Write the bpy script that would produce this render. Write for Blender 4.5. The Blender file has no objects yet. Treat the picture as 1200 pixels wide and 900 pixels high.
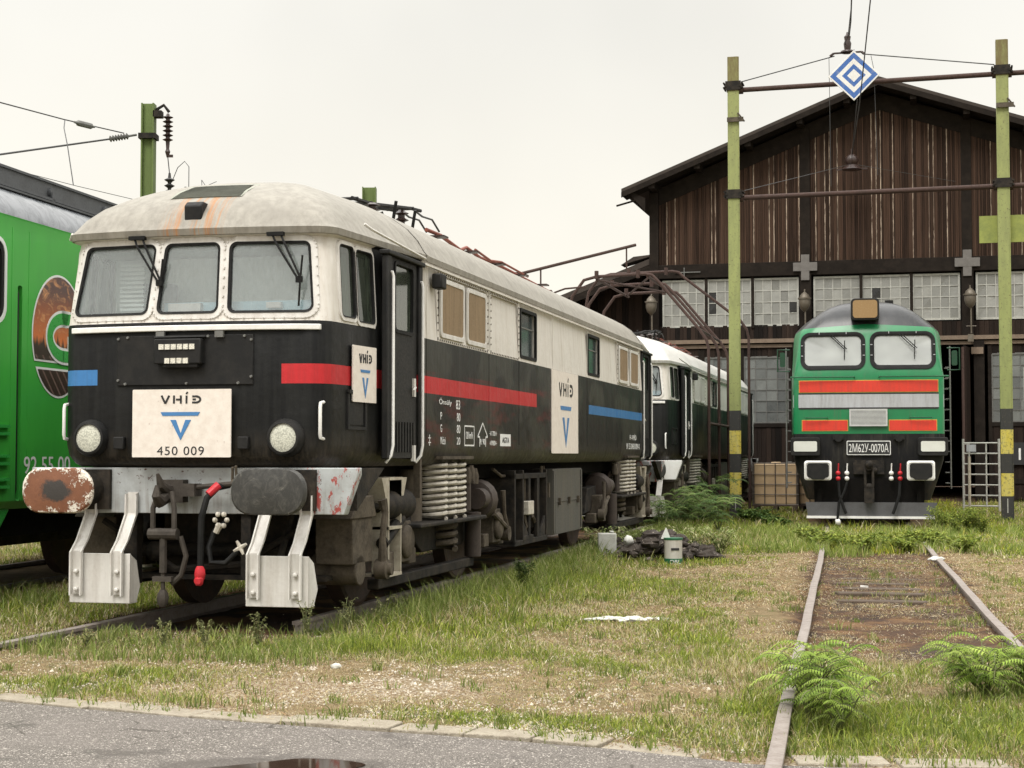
import bpy, bmesh, math, random
import numpy as np
from mathutils import Vector, Matrix
from math import pi, sin, cos, tan, atan2, sqrt, radians
random.seed(7); rng = np.random.default_rng(11)
D = bpy.data; C = bpy.context.scene.collection
FL, PITCH, HC = 1892.7, .0439, 1.3357

# ------------------------------------------------------------------ node helpers
class N:
    def __init__(s, name, out='surf'):
        s.m = D.materials.new(name); s.m.use_nodes = True; s.t = s.m.node_tree; s.t.nodes.clear()
        s.o = s.t.nodes.new('ShaderNodeOutputMaterial'); s.tc = s.t.nodes.new('ShaderNodeTexCoord')
        s.obj = s.tc.outputs['Object']
    def put(s, inp, v):
        if isinstance(v, bpy.types.NodeSocket): s.t.links.new(v, inp)
        elif v is not None:
            if hasattr(inp.default_value, '__len__') and not hasattr(v, '__len__'): v = (v,)*len(inp.default_value)
            if hasattr(inp.default_value, '__len__') and len(inp.default_value) == 4 and len(v) == 3: v = tuple(v)+(1,)
            inp.default_value = v
    def math(s, op, a, b=None, c=None, clamp=False):
        n = s.t.nodes.new('ShaderNodeMath'); n.operation = op; n.use_clamp = clamp
        s.put(n.inputs[0], a); s.put(n.inputs[1], b)
        if c is not None: s.put(n.inputs[2], c)
        return n.outputs[0]
    def mul(s, a, b): return s.math('MULTIPLY', a, b)
    def add(s, a, b): return s.math('ADD', a, b)
    def inv(s, a): return s.math('SUBTRACT', 1, a)
    def gt(s, a, b, w=0.0):
        if w == 0: return s.math('GREATER_THAN', a, b)
        return s.step(a, b-w, b+w)
    def lt(s, a, b): return s.math('LESS_THAN', a, b)
    def band(s, a, lo, hi): return s.mul(s.gt(a, lo), s.lt(a, hi))
    def step(s, a, lo, hi, o0=0, o1=1):
        n = s.t.nodes.new('ShaderNodeMapRange'); s.put(n.inputs[0], a)
        n.inputs[1].default_value = lo; n.inputs[2].default_value = hi; n.inputs[3].default_value = o0; n.inputs[4].default_value = o1
        return n.outputs[0]
    def mix(s, f, a, b):
        n = s.t.nodes.new('ShaderNodeMix'); n.data_type = 'RGBA'; s.put(n.inputs[0], f); s.put(n.inputs[6], a); s.put(n.inputs[7], b)
        return n.outputs[2]
    def scale(s, v, sc):
        n = s.t.nodes.new('ShaderNodeVectorMath'); n.operation = 'MULTIPLY'; s.put(n.inputs[0], v); n.inputs[1].default_value = sc
        return n.outputs[0]
    def noise(s, sc=5, det=4, rough=.55, vec=None, st=None, dist=0):
        vec = vec or s.obj
        if st: vec = s.scale(vec, st)
        n = s.t.nodes.new('ShaderNodeTexNoise'); s.put(n.inputs['Vector'], vec); n.inputs['Scale'].default_value = sc
        n.inputs['Detail'].default_value = det; n.inputs['Roughness'].default_value = rough; n.inputs['Distortion'].default_value = dist
        return n.outputs[0]
    def voro(s, sc=5, vec=None, feature='F1', out=0, st=None):
        vec = vec or s.obj
        if st: vec = s.scale(vec, st)
        n = s.t.nodes.new('ShaderNodeTexVoronoi'); n.feature = feature; s.put(n.inputs['Vector'], vec); n.inputs['Scale'].default_value = sc
        return n.outputs[out]
    def xyz(s, v=None):
        n = s.t.nodes.new('ShaderNodeSeparateXYZ'); s.put(n.inputs[0], v or s.obj); return n.outputs[0], n.outputs[1], n.outputs[2]
    def attr(s, name):
        n = s.t.nodes.new('ShaderNodeAttribute'); n.attribute_name = name; return n.outputs[0]
    def bump(s, h, st=.3, d=.01):
        n = s.t.nodes.new('ShaderNodeBump'); s.put(n.inputs['Height'], h); n.inputs['Strength'].default_value = st; n.inputs['Distance'].default_value = d
        return n.outputs[0]
    def pbr(s, col, rough=.6, metal=0, normal=None, spec=.5, trans=None, emis=None, emstr=0, alpha=None):
        n = s.t.nodes.new('ShaderNodeBsdfPrincipled'); s.put(n.inputs['Base Color'], col); s.put(n.inputs['Roughness'], rough)
        s.put(n.inputs['Metallic'], metal); s.put(n.inputs['Specular IOR Level'], spec)
        if normal: s.put(n.inputs['Normal'], normal)
        if alpha is not None: s.put(n.inputs['Alpha'], alpha)
        s.t.links.new(n.outputs[0], s.o.inputs[0]); return s.m

def dirty(name, base, dirt=(.06,.05,.04), rough=.6, metal=0, amt=.5, sc=6, streak=False, bump=.15, spec=.4, fine=40):
    n = N(name)
    a = n.noise(sc, 6, .65, st=(1.6,1.6,.16) if streak else None)
    b = n.noise(fine, 4, .7)
    f = n.mul(n.step(n.add(n.mul(a,.75), n.mul(b,.25)), .42, .68), amt)
    c = n.mix(f, base, dirt)
    c = n.mix(n.step(n.noise(1.1,3), .3,.7,0,.25), c, tuple(x*.7 for x in base))
    r = n.step(b, .3,.7, max(.05,rough-.1), min(1,rough+.15))
    return n.pbr(c, r, metal, n.bump(n.add(a, n.mul(b,.5)), bump, .01), spec)

# ------------------------------------------------------------------ mesh helpers
class MB:
    def __init__(s): s.v = []; s.f = []; s.mi = []; s.cur = 0; s.isl = []
    def sep(s, name, mats, parent=None, bevel=0, smooth=35, tol=.004):
        """build every group of touching pieces as an object of its own"""
        B = []
        for (a,b,c,d) in s.isl:
            V = s.v[a:b]; B.append(([min(v[i] for v in V)-tol for i in range(3)],[max(v[i] for v in V)+tol for i in range(3)]))
        g = list(range(len(B)))
        def f(i):
            while g[i] != i: i = g[i]
            return i
        for i in range(len(B)):
            for j in range(i):
                if all(B[i][0][k] <= B[j][1][k] and B[j][0][k] <= B[i][1][k] for k in range(3)): g[f(i)] = f(j)
        out = []
        for r in sorted({f(i) for i in range(len(B))}):
            m = MB()
            for i in range(len(B)):
                if f(i) == r:
                    a,b,c,d = s.isl[i]; m.cur = s.mi[c]; m.add(s.v[a:b], [tuple(k-a for k in q) for q in s.f[c:d]])
            out.append(m.build(name, mats, parent, bevel, smooth))
        return out
    def add(s, vs, fs):
        s.isl.append((len(s.v), len(s.v)+len(vs), len(s.f), len(s.f)+len(fs)))
        b = len(s.v); s.v += [tuple(v) for v in vs]; s.f += [tuple(b+i for i in f) for f in fs]; s.mi += [s.cur]*len(fs); return s
    def box(s, x0, x1, y0, y1, z0, z1, M=None):
        vs = [Vector((x,y,z)) for z in (z0,z1) for y in (y0,y1) for x in (x0,x1)]
        if M: vs = [M @ v for v in vs]
        return s.add(vs, [(0,2,3,1),(4,5,7,6),(0,1,5,4),(2,6,7,3),(0,4,6,2),(1,3,7,5)])
    def cb(s, c, sz, rot=None):
        M = Matrix.Translation(c)
        if rot: M = M @ Matrix.Rotation(rot[2],4,'Z') @ Matrix.Rotation(rot[1],4,'Y') @ Matrix.Rotation(rot[0],4,'X')
        a,b,d = sz[0]/2, sz[1]/2, sz[2]/2
        return s.box(-a,a,-b,b,-d,d,M)
    def prism(s, poly, axis, a, b):
        # poly: 2D list; axis 'y' -> (x,z), 'x' -> (y,z), 'z' -> (x,y)
        def P(p, t): return {'y':(p[0],t,p[1]), 'x':(t,p[0],p[1]), 'z':(p[0],p[1],t)}[axis]
        n = len(poly); vs = [P(p,a) for p in poly]+[P(p,b) for p in poly]
        fs = [tuple(range(n)), tuple(range(2*n-1,n-1,-1))]+[(i,i+n,(i+1)%n+n,(i+1)%n) for i in range(n)]
        return s.add(vs, fs)
    def rings(s, R, cap=True, close=False):
        n = len(R[0]); b = len(s.v); vs = [p for r in R for p in r]; fs = []
        m = len(R)
        for i in range(m if close else m-1):
            j = (i+1)%m
            for k in range(n): fs.append((i*n+k, i*n+(k+1)%n, j*n+(k+1)%n, j*n+k))
        if cap and not close: fs += [tuple(range(n-1,-1,-1)), tuple(range((m-1)*n, m*n))]
        return s.add(vs, fs)
    def tube(s, path, r, seg=8, close=False, flat=None):
        P = [Vector(p) for p in path]; R = []; up = None; m = len(P)
        for i,p in enumerate(P):
            if close: d = P[(i+1)%m]-P[i-1]
            else: d = P[min(i+1,m-1)]-P[max(i-1,0)]
            d = d.normalized() if d.length > 1e-9 else Vector((0,0,1))
            if up is None: up = d.orthogonal().normalized()
            up = (up - d*up.dot(d)); up = up.normalized() if up.length > 1e-6 else d.orthogonal().normalized()
            q = d.cross(up); rr = r[i] if hasattr(r,'__len__') else r
            R.append([p+up*cos(2*pi*k/seg)*rr+q*sin(2*pi*k/seg)*rr for k in range(seg)])
        return s.rings(R, close=close)
    def cyl(s, a, b, r, r2=None, seg=16): return s.tube([a,b], [r, r if r2 is None else r2], seg)
    def lathe(s, prof, o=(0,0,0), axis='z', seg=20):
        R = []
        for (r,t) in prof:
            ring = []
            for k in range(seg):
                a = 2*pi*k/seg; u,v = r*cos(a), r*sin(a)
                p = {'z':(u,v,t),'y':(u,t,v),'x':(t,u,v)}[axis]; ring.append((p[0]+o[0],p[1]+o[1],p[2]+o[2]))
            R.append(ring)
        return s.rings(R)
    def coil(s, c, r, wr, z0, z1, turns, seg=14, rs=6):
        n = int(turns*seg); return s.tube([(c[0]+r*cos(2*pi*i/seg), c[1]+r*sin(2*pi*i/seg), z0+(z1-z0)*i/n) for i in range(n+1)], wr, rs)
    def blob(s, c, r, seg=10, jit=.0, sq=(1,1,1)):
        R = []
        for i in range(1,6):
            t = pi*i/6; R.append([(c[0]+r*sq[0]*sin(t)*cos(2*pi*k/seg)*(1+random.uniform(-jit,jit)), c[1]+r*sq[1]*sin(t)*sin(2*pi*k/seg)*(1+random.uniform(-jit,jit)), c[2]-r*sq[2]*cos(t)*(1+random.uniform(-jit,jit))) for k in range(seg)])
        return s.rings(R)
    def build(s, name, mats, parent=None, bevel=0, smooth=35, fixn=True):
        me = D.meshes.new(name); me.from_pydata(s.v, [], s.f); me.validate()
        if not isinstance(mats,(list,tuple)): mats = [mats]
        for m in mats: me.materials.append(m)
        if len(mats) > 1 and len(me.polygons) == len(s.mi): me.polygons.foreach_set('material_index', s.mi)
        if fixn:
            b = bmesh.new(); b.from_mesh(me); bmesh.ops.recalc_face_normals(b, faces=b.faces); b.to_mesh(me); b.free()
        if smooth: smooth_angle(me, smooth)
        return link(name, me, parent, bevel)
def smooth_angle(me, deg):
    b = bmesh.new(); b.from_mesh(me)
    for f in b.faces: f.smooth = True
    for e in b.edges:
        if len(e.link_faces) != 2 or e.calc_face_angle(0) > radians(deg): e.smooth = False
    b.to_mesh(me); b.free()
def link(name, me, parent=None, bevel=0):
    o = D.objects.new(name, me); C.objects.link(o)
    if parent: o.parent = parent
    if bevel:
        m = o.modifiers.new('b','BEVEL'); m.width = bevel; m.segments = 2; m.limit_method = 'ANGLE'; m.angle_limit = radians(40)
    return o
def tag(o, label=None, cat=None, group=None, kind=None):
    if label: o['label'] = label
    if cat: o['category'] = cat
    if group: o['group'] = group
    if kind: o['kind'] = kind
    return o
def empty(name, loc=(0,0,0), rz=0, label=None, cat=None, group=None):
    o = D.objects.new(name, None); C.objects.link(o); o.location = loc; o.rotation_euler = (0,0,rz); o.empty_display_size = .3
    return tag(o, label, cat, group)
def copy_tree(o, parent=None, skip=()):
    c = o.copy(); C.objects.link(c); c.parent = parent
    for ch in list(o.children):
        if ch.name.split('.')[0] in skip: continue
        copy_tree(ch, c, skip)
    return c
def boolean(o, cutters):
    for c in cutters:
        m = o.modifiers.new('x','BOOLEAN'); m.operation = 'DIFFERENCE'; m.solver = 'EXACT'; m.object = c
    bpy.context.view_layer.update()
    me = D.meshes.new_from_object(o.evaluated_get(bpy.context.evaluated_depsgraph_get()))
    o.modifiers.clear(); o.data = me
    for c in cutters: D.objects.remove(c)
    smooth_angle(me, 32); return o
def rrect(x0, x1, z0, z1, r, n=5, top=None):
    # rounded rectangle; top=(xa,xb) gives different top edge
    xa, xb = top if top else (x0, x1); pts = []
    P = [(x0,z0),(x1,z0),(xb,z1),(xa,z1)]
    for i in range(4):
        p = Vector(P[i]); a = (Vector(P[i-1])-p).normalized(); b = (Vector(P[(i+1)%4])-p).normalized()
        ang = a.angle(b); d = r/tan(ang/2); c = p+(a+b).normalized()*(r/sin(ang/2)); s_ = p+a*d; e = p+b*d
        a0 = atan2(s_.y-c.y, s_.x-c.x); a1 = atan2(e.y-c.y, e.x-c.x); da = (a1-a0+pi)%(2*pi)-pi
        pts += [(c.x+r*cos(a0+da*k/n), c.y+r*sin(a0+da*k/n)) for k in range(n+1)]
    return pts
def ringpoly(outer, inner, axis, a, b, name=None):
    # frame between two equal-count polygons
    def P(p, t): return {'y':(p[0],t,p[1]), 'x':(t,p[0],p[1])}[axis]
    m = MB(); n = len(outer); m.rings([[P(p,a) for p in outer],[P(p,b) for p in outer],[P(p,b) for p in inner],[P(p,a) for p in inner]], cap=False, close=True)
    return m
MF = Matrix(((1,0,0,0),(0,0,-1,0),(0,1,0,0),(0,0,0,1)))      # flat artwork facing -Y
MS = Matrix(((0,0,1,0),(1,0,0,0),(0,1,0,0),(0,0,0,1)))       # flat artwork facing +X
def text(name, body, w, h, pos, M, mat, parent, depth=.002, space=1.0):
    cu = D.curves.new(name, 'FONT'); cu.body = body; cu.extrude = .001; cu.space_character = space
    o = D.objects.new(name, cu); C.objects.link(o); bpy.context.view_layer.update()
    me = D.meshes.new_from_object(o.evaluated_get(bpy.context.evaluated_depsgraph_get())); D.objects.remove(o)
    co = np.array([v.co[:] for v in me.vertices]); lo = co.min(0); hi = co.max(0)
    sc = Matrix.Diagonal((w/(hi[0]-lo[0]), h/(hi[1]-lo[1]), 1, 1)) @ Matrix.Translation((-(lo[0]+hi[0])/2, -(lo[1]+hi[1])/2, 0))
    me.transform(Matrix.Translation(pos) @ M @ sc); me.materials.clear(); me.materials.append(mat)
    return link(name, me, parent)
class Art:
    """flat artwork made of strokes and polygons, in its own 2-D plane"""
    def __init__(s): s.m = MB()
    def poly(s, pts, t=.002):
        n = len(pts); s.m.add([(p[0],p[1],0) for p in pts]+[(p[0],p[1],t) for p in pts], [tuple(range(n,2*n))]+[(i,(i+1)%n,(i+1)%n+n,i+n) for i in range(n)]); return s
    def bar(s, a, b, w):
        a = Vector(a); b = Vector(b); d = (b-a).normalized(); q = Vector((-d.y,d.x))*w/2
        return s.poly([a+q*-1, b-q, b+q, a+q])
    def arc(s, c, rx, ry, w, a0, a1, n=18):
        P = [(cos(radians(a0+(a1-a0)*i/n)), sin(radians(a0+(a1-a0)*i/n))) for i in range(n+1)]
        for i in range(n):
            p,q = P[i],P[i+1]
            s.poly([(c[0]+(rx-w/2)*p[0], c[1]+(ry-w/2)*p[1]),(c[0]+(rx+w/2)*p[0], c[1]+(ry+w/2)*p[1]),(c[0]+(rx+w/2)*q[0], c[1]+(ry+w/2)*q[1]),(c[0]+(rx-w/2)*q[0], c[1]+(ry-w/2)*q[1])])
        return s
    def done(s, name, pos, M, mat, parent):
        T = Matrix.Translation(pos) @ M; s.m.v = [tuple(T @ Vector(v)) for v in s.m.v]
        return s.m.build(name, mat, parent, smooth=0, fixn=False)

# ------------------------------------------------------------------ materials
M = {}
M['black_metal'] = dirty('black_metal', (.013,.013,.013), (.035,.032,.028), .55, 0, .6, 8, spec=.2)
M['under'] = dirty('under', (.012,.011,.010), (.07,.055,.04), .75, 0, .7, 7, bump=.5, spec=.2)
M['under_light'] = dirty('under_light', (.105,.086,.064), (.016,.013,.010), .75, 0, .9, 7, bump=.4, spec=.2)
M['dark'] = dirty('dark', (.006,.0055,.005), (.015,.012,.01), .9, 0, .5, 6, spec=.1)
M['rubber'] = dirty('rubber', (.009,.009,.009), (.028,.027,.024), .6, 0, .5, 12, spec=.15)
M['white'] = dirty('white_paint', (.66,.64,.60), (.25,.2,.15), .5, 0, .45, 7, streak=True)
M['white_clean'] = dirty('white_clean', (.78,.77,.74), (.4,.36,.3), .45, 0, .3, 9)
M['springwhite'] = dirty('springwhite', (.58,.54,.46), (.11,.085,.06), .55, 0, .8, 9)
M['grey'] = dirty('grey_paint', (.16,.16,.15), (.05,.04,.03), .6, 0, .5, 7)
M['rustpipe'] = dirty('rust_pipe', (.060,.033,.026), (.028,.017,.013), .8, 0, .8, 9, bump=.4)
M['rustrail'] = dirty('rail_rust', (.27,.235,.21), (.14,.105,.085), .6, .1, .8, 9, bump=.6)
M['red'] = dirty('red', (.52,.02,.03), (.2,.02,.02), .45, 0, .4, 14)
M['blue'] = dirty('blue', (.055,.19,.42), (.08,.16,.28), .5, 0, .3, 14)
M['ink'] = dirty('ink', (.02,.02,.02), (.05,.05,.05), .6, 0, .2, 14)
M['inkwhite'] = dirty('inkwhite', (.72,.72,.70), (.45,.45,.42), .6, 0, .3, 14)
M['tan'] = dirty('tan_curtain', (.33,.24,.145), (.14,.10,.06), .8, 0, .5, 9, streak=True)
M['louvre'] = dirty('roof_louvre', (.30,.31,.25), (.12,.12,.10), .6, 0, .6, 9)
M['cabwall'] = dirty('cab_wall', (.74,.78,.74), (.5,.55,.5), .7, 0, .4, 3)
M['cabblue'] = dirty('cab_blue', (.40,.66,.78), (.3,.5,.6), .6, 0, .3, 6)
M['seat'] = dirty('seat_fabric', (.035,.04,.035), (.08,.08,.07), .9, 0, .3, 6)
M['bus'] = dirty('bus_copper', (.26,.075,.05), (.07,.03,.025), .6, .2, .5, 12)
M['wood_sleeper'] = dirty('sleeper_wood', (.09,.065,.045), (.035,.025,.02), .9, 0, .7, 9, bump=.8)
M['green_post'] = dirty('mast_green', (.12,.17,.045), (.05,.06,.02), .6, 0, .5, 6, streak=True)
M['wire'] = dirty('wire_metal', (.05,.05,.05), (.1,.1,.09), .5, .5, .4, 14)
M['insul'] = dirty('insulator', (.035,.02,.017), (.08,.06,.05), .3, 0, .4, 14)
def make_glass(name, tint=(.75,.80,.78), dirt=.25, film_col=(.35,.36,.33), refl=1.0, st=(6,6,.6), lohi=(.4,1.8), det=5):
    n = N(name); tr = n.t.nodes.new('ShaderNodeBsdfTransparent'); n.put(tr.inputs[0], tint)
    gl = n.t.nodes.new('ShaderNodeBsdfGlossy'); n.put(gl.inputs[0], (.9,.9,.9)); n.put(gl.inputs[1], .03)
    df = n.t.nodes.new('ShaderNodeBsdfDiffuse'); n.put(df.inputs[0], film_col)
    fr = n.t.nodes.new('ShaderNodeFresnel'); fr.inputs[0].default_value = 1.5
    mx = n.t.nodes.new('ShaderNodeMixShader'); n.put(mx.inputs[0], n.math('MULTIPLY_ADD', fr.outputs[0], refl, .06)); n.t.links.new(tr.outputs[0], mx.inputs[1]); n.t.links.new(gl.outputs[0], mx.inputs[2])
    m2 = n.t.nodes.new('ShaderNodeMixShader'); n.put(m2.inputs[0], n.step(n.noise(9,det,.6,st=st), .35,.70, dirt*lohi[0], min(1,dirt*lohi[1])))
    n.t.links.new(mx.outputs[0], m2.inputs[1]); n.t.links.new(df.outputs[0], m2.inputs[2]); n.t.links.new(m2.outputs[0], n.o.inputs[0]); return n.m
M['glass'] = make_glass('cab_glass', (.97,.99,.98), .24, (.52,.57,.56), 1.3, (9,9,.5), (.8,1.2), 3)  # pale film is dirt and rain, lightened to stand in for bright reflection
M['glass_dim'] = make_glass('dim_glass', (.5,.52,.5), .35, (.4,.4,.38))
M['glass_dark'] = make_glass('side_glass', (.35,.45,.36), .12, (.22,.26,.2))
def rustwhite():
    n = N('buffer_rust'); x,y,z = n.xyz()
    d = n.math('SQRT', n.add(n.math('POWER', n.math('DIVIDE', n.math('SUBTRACT', n.math('ABSOLUTE', x), .875), .3), 2), n.math('POWER', n.math('DIVIDE', n.math('SUBTRACT', z, 1.06), .18), 2)))
    nn = n.noise(9, 6, .75)
    c = n.mix(n.noise(16,5,.7), (.10,.035,.018), (.25,.10,.045))
    w = n.mul(n.step(n.add(d, n.mul(n.math('SUBTRACT', nn,.5), 2.4)), .93, .98), n.step(n.noise(55,5,.75), .40,.46))
    c = n.mix(w, c, (.70,.65,.56))
    g = n.step(n.add(d, n.mul(n.math('SUBTRACT', nn,.5), .8)), .52,.40)
    c = n.mix(g, c, (.035,.03,.026))
    return n.pbr(c, .7, 0, n.bump(n.add(w, nn), .5, .01))
M['buf_rust'] = rustwhite()
def scuff():
    n = N('buffer_black'); a = n.noise(11,5,.7,dist=1.5); b = n.noise(55,4,.7, st=(1,1,.4))
    c = n.mix(n.step(a,.45,.7,0,.5), (.035,.034,.031), (.12,.115,.10)); c = n.mix(n.mul(n.step(a,.62,.7), n.step(b,.45,.6)), c, (.4,.38,.33))
    return n.pbr(c, .5, .1, n.bump(b,.3,.01))
M['buf_black'] = scuff()
def beam_mat():
    n = N('beam_paint'); x,y,z = n.xyz()
    nn = n.noise(5,6,.7); c = n.mix(n.step(nn,.4,.7,0,.6), (.42,.44,.44), (.20,.19,.17))
    ch = n.mul(n.gt(x,.95), n.mul(n.step(n.noise(13,5,.75,st=(1,1,.5)), .55,.58), 1))
    c = n.mix(ch, c, (.33,.06,.05)); c = n.mix(n.mul(n.step(n.noise(17,6,.7), .60,.63), n.step(z,1.0,1.2,.25,1)), c, (.08,.035,.025))
    st = n.mul(n.step(n.noise(30,4,.6,st=(1,1,.06)),.5,.7), n.step(z,1.2,.95,0,.5)); c = n.mix(st, c, (.14,.11,.08))
    return n.pbr(c, .55, 0, n.bump(nn,.2,.01))
M['beam'] = beam_mat()
def plate_mat():
    n = N('number_plate_paint'); c = n.mix(n.step(n.noise(14,6,.7),.4,.75,0,.5), (.74,.68,.61), (.52,.43,.36))
    c = n.mix(n.step(n.noise(40,5,.7,st=(1,1,.3)),.66,.72,0,.7), c, (.25,.14,.1)); return n.pbr(c,.5)
M['plate'] = plate_mat()

L86 = 17.4
def livery86(stripes=1):
    n = N('black_white_livery'); x,y,z = n.xyz(); ax = n.math('ABSOLUTE', x)
    qm = n.math('MINIMUM', y, n.math('SUBTRACT', L86, y))
    st = n.noise(5,6,.7,st=(2.2,2.2,.13)); st2 = n.noise(16,5,.7,st=(2,2,.10)); bl = n.noise(1.3,4,.6)
    fi = n.noise(60,4,.7)
    black = n.mix(n.mul(n.step(st,.42,.72,0,.8), n.step(y,.6,3.0,.45,1)), (.009,.0092,.0095), (.034,.034,.030))
    # old overpainted patches on the sides
    patch = n.mul(n.gt(ax,1.25), n.step(n.noise(.9,3,.5,st=(1,1,1.6)), .50,.56))
    black = n.mix(n.mul(patch,.5), black, (.055,.055,.045))
    ro = n.mul(stripes, 1); ro = n.mul(n.mul(n.mul(n.gt(x,1.0), stripes), n.band(y, 2.6, 7.9)), n.mul(n.step(n.noise(2.6,5,.7,st=(1,.35,1.8)), .50,.66), n.band(z,1.4,2.1)))
    black = n.mix(n.mul(ro,.5), black, (.15,.016,.017))
    black = n.mix(n.mul(n.step(z,1.55,1.25), n.step(st2,.35,.7,.1,.8)), black, (.085,.07,.052))
    red = n.mix(n.step(st2,.45,.8,0,.6), (.46,.028,.032), (.25,.03,.03))
    zr = n.band(z,1.895,2.05); mr = n.mul(n.mul(zr, stripes), n.mul(n.gt(x,.79), n.lt(y,7.12)))
    black = n.mix(mr, black, red)
    blue = n.mix(n.step(st2,.45,.8,0,.5), (.05,.17,.38), (.05,.11,.2))
    mb = n.mul(n.band(z,1.895,2.02), n.math('MAXIMUM', n.mul(n.lt(x,-.79), n.lt(y,7)), n.mul(n.gt(x,.9), n.gt(y,10.33))))
    mb = n.mul(mb, stripes); black = n.mix(mb, black, blue)
    white = n.mix(n.step(st,.45,.75,0,.55), (.63,.60,.55), (.40,.34,.27))
    white = n.mix(n.mul(n.step(n.noise(30,5,.8), .58,.66), n.step(n.noise(2.5,3),.5,.62,0,.7)), white, (.32,.24,.17))
    roof = n.mix(n.step(st,.38,.7,0,.8), (.29,.272,.232), (.17,.155,.13)) if stripes else n.mix(n.step(st,.38,.7,0,.5), (.52,.51,.48), (.34,.32,.29))
    roof = n.mix(n.step(n.noise(2.2,5,.7),.5,.72,0,.55*(stripes or .3)), roof, (.215,.20,.17))
    roof = n.mix(n.mul(n.step(st2,.52,.75,0,.5), n.step(z,3.3,3.12)), roof, (.16,.13,.10))
    rs = n.mul(n.mul(n.step(n.math('ABSOLUTE', x),.30,.2), n.band(z,3.06,3.44)), n.mul(n.lt(y,1.0), n.step(n.noise(30,3,.7,st=(1,.03,.03)), .50,.64)))
    roof = n.mix(n.mul(rs,.8), roof, (.36,.16,.05))
    isroof = n.gt(z,3.085)
    iswhite = n.mul(n.gt(z,2.39), n.inv(n.mul(n.band(qm,1.47,2.5), n.gt(ax,1.0))))
    c = n.mix(iswhite, black, white); c = n.mix(isroof, c, roof)
    rough = n.mix(n.gt(z,2.39), n.step(n.add(st,n.mul(fi,.3)),.4,.9,.28,.6), (.55,.55,.55))
    return n.pbr(c, rough, 0, n.bump(n.add(n.mul(bl,3), n.mul(fi,.12)), .5, .02), n.mix(n.gt(z,2.39), (.16,.16,.16), (.3,.3,.3)))
M['livery'] = livery86(1); M['livery_plain'] = livery86(0)

# ------------------------------------------------------------------ contour bodies
class Body:
    def __init__(s, levels, L, taper=2.5): s.lv = levels; s.L = L; s.tp = taper
    def par(s, z):
        l = s.lv
        if z <= l[0][0]: return l[0]
        for a,b in zip(l, l[1:]):
            if z <= b[0]:
                t = (z-a[0])/max(1e-9,b[0]-a[0]); return tuple(p+(q-p)*t for p,q in zip(a,b))
        return l[-1]
    def contour(s, lev, inset=0, both=True, qend=None):
        z,W,Wf,yf,r,bow = lev; W -= inset; Wf -= inset; yf += inset; r = max(.01, r-inset)
        half = [((Wf-r)*i/6, yf+bow*((Wf-r)*i/6/Wf)**2) for i in range(7)]
        y0 = half[-1][1]
        half += [(Wf-r+r*sin(pi/2*k/5), y0+r-r*cos(pi/2*k/5)) for k in range(1,6)]
        y1 = y0+r; tp = max(s.tp, y1+.1) if qend is None else qend
        half += [(Wf+(W-Wf)*k/3, y1+(tp-y1)*k/3) for k in (1,2,3)]
        if qend is not None:
            return [(x,y,z) for x,y in half]+[(-x,y,z) for x,y in reversed(half[1:])]
        half += [(W, s.L*.25), (W, s.L/2)]
        back = [(x, s.L-y) for x,y in reversed(half[:-1])]
        right = half+back
        return [(x,y,z) for x,y in right]+[(-x,y,z) for x,y in reversed(right[1:-1])]
    def q(s, x, z):
        z_,W,Wf,yf,r,bow = s.par(z); x = abs(x)
        if x <= Wf-r: return yf+bow*(x/Wf)**2
        y0 = yf+bow*((Wf-r)/Wf)**2; d = min(1,(x-Wf+r)/r); return y0+r-r*sqrt(max(0,1-d*d))
    def skin(s, x0, x1, z0, z1, off=.01, th=.008, nx=10, nz=4, flip=False, poly=None):
        m = MB(); F = []; Bk = []
        for j in range(nz+1):
            for i in range(nx+1):
                x = x0+(x1-x0)*i/nx; z = z0+(z1-z0)*j/nz; q = s.q(x,z)
                F.append((x,q-off-th,z)); Bk.append((x,q-off,z))
        n = (nx+1)*(nz+1); fs = []
        id_ = lambda i,j: j*(nx+1)+i
        for j in range(nz):
            for i in range(nx):
                a,b,c,d = id_(i,j),id_(i+1,j),id_(i+1,j+1),id_(i,j+1); fs += [(a,b,c,d),(n+d,n+c,n+b,n+a)]
        for i in range(nx): fs += [(id_(i+1,0),id_(i,0),n+id_(i,0),n+id_(i+1,0)), (id_(i,nz),id_(i+1,nz),n+id_(i+1,nz),n+id_(i,nz))]
        for j in range(nz): fs += [(id_(0,j),id_(0,j+1),n+id_(0,j+1),n+id_(0,j)), (id_(nx,j+1),id_(nx,j),n+id_(nx,j),n+id_(nx,j+1))]
        return m.add(F+Bk, fs)

B86 = Body([(1.24,1.22,1.06,.53,.16,.08),(1.27,1.26,1.09,.47,.17,.09),(1.33,1.30,1.13,.42,.19,.11),(1.42,1.32,1.15,.40,.2,.12),(2.36,1.32,1.15,.40,.2,.12),
    (2.40,1.32,1.15,.415,.2,.12),(3.07,1.285,1.12,.545,.19,.12),(3.09,1.33,1.17,.48,.2,.12),(3.14,1.335,1.175,.465,.2,.12),(3.17,1.31,1.15,.49,.2,.12),
    (3.27,1.25,1.09,.55,.22,.13),(3.38,1.15,1.0,.66,.25,.15),(3.48,1.01,.87,.83,.28,.16),(3.57,.84,.72,1.05,.3,.16),(3.64,.67,.57,1.3,.28,.14),
    (3.70,.46,.39,1.65,.2,.1),(3.74,.26,.22,2.1,.12,.06),(3.76,.08,.07,2.7,.03,.02)], L86)

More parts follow.
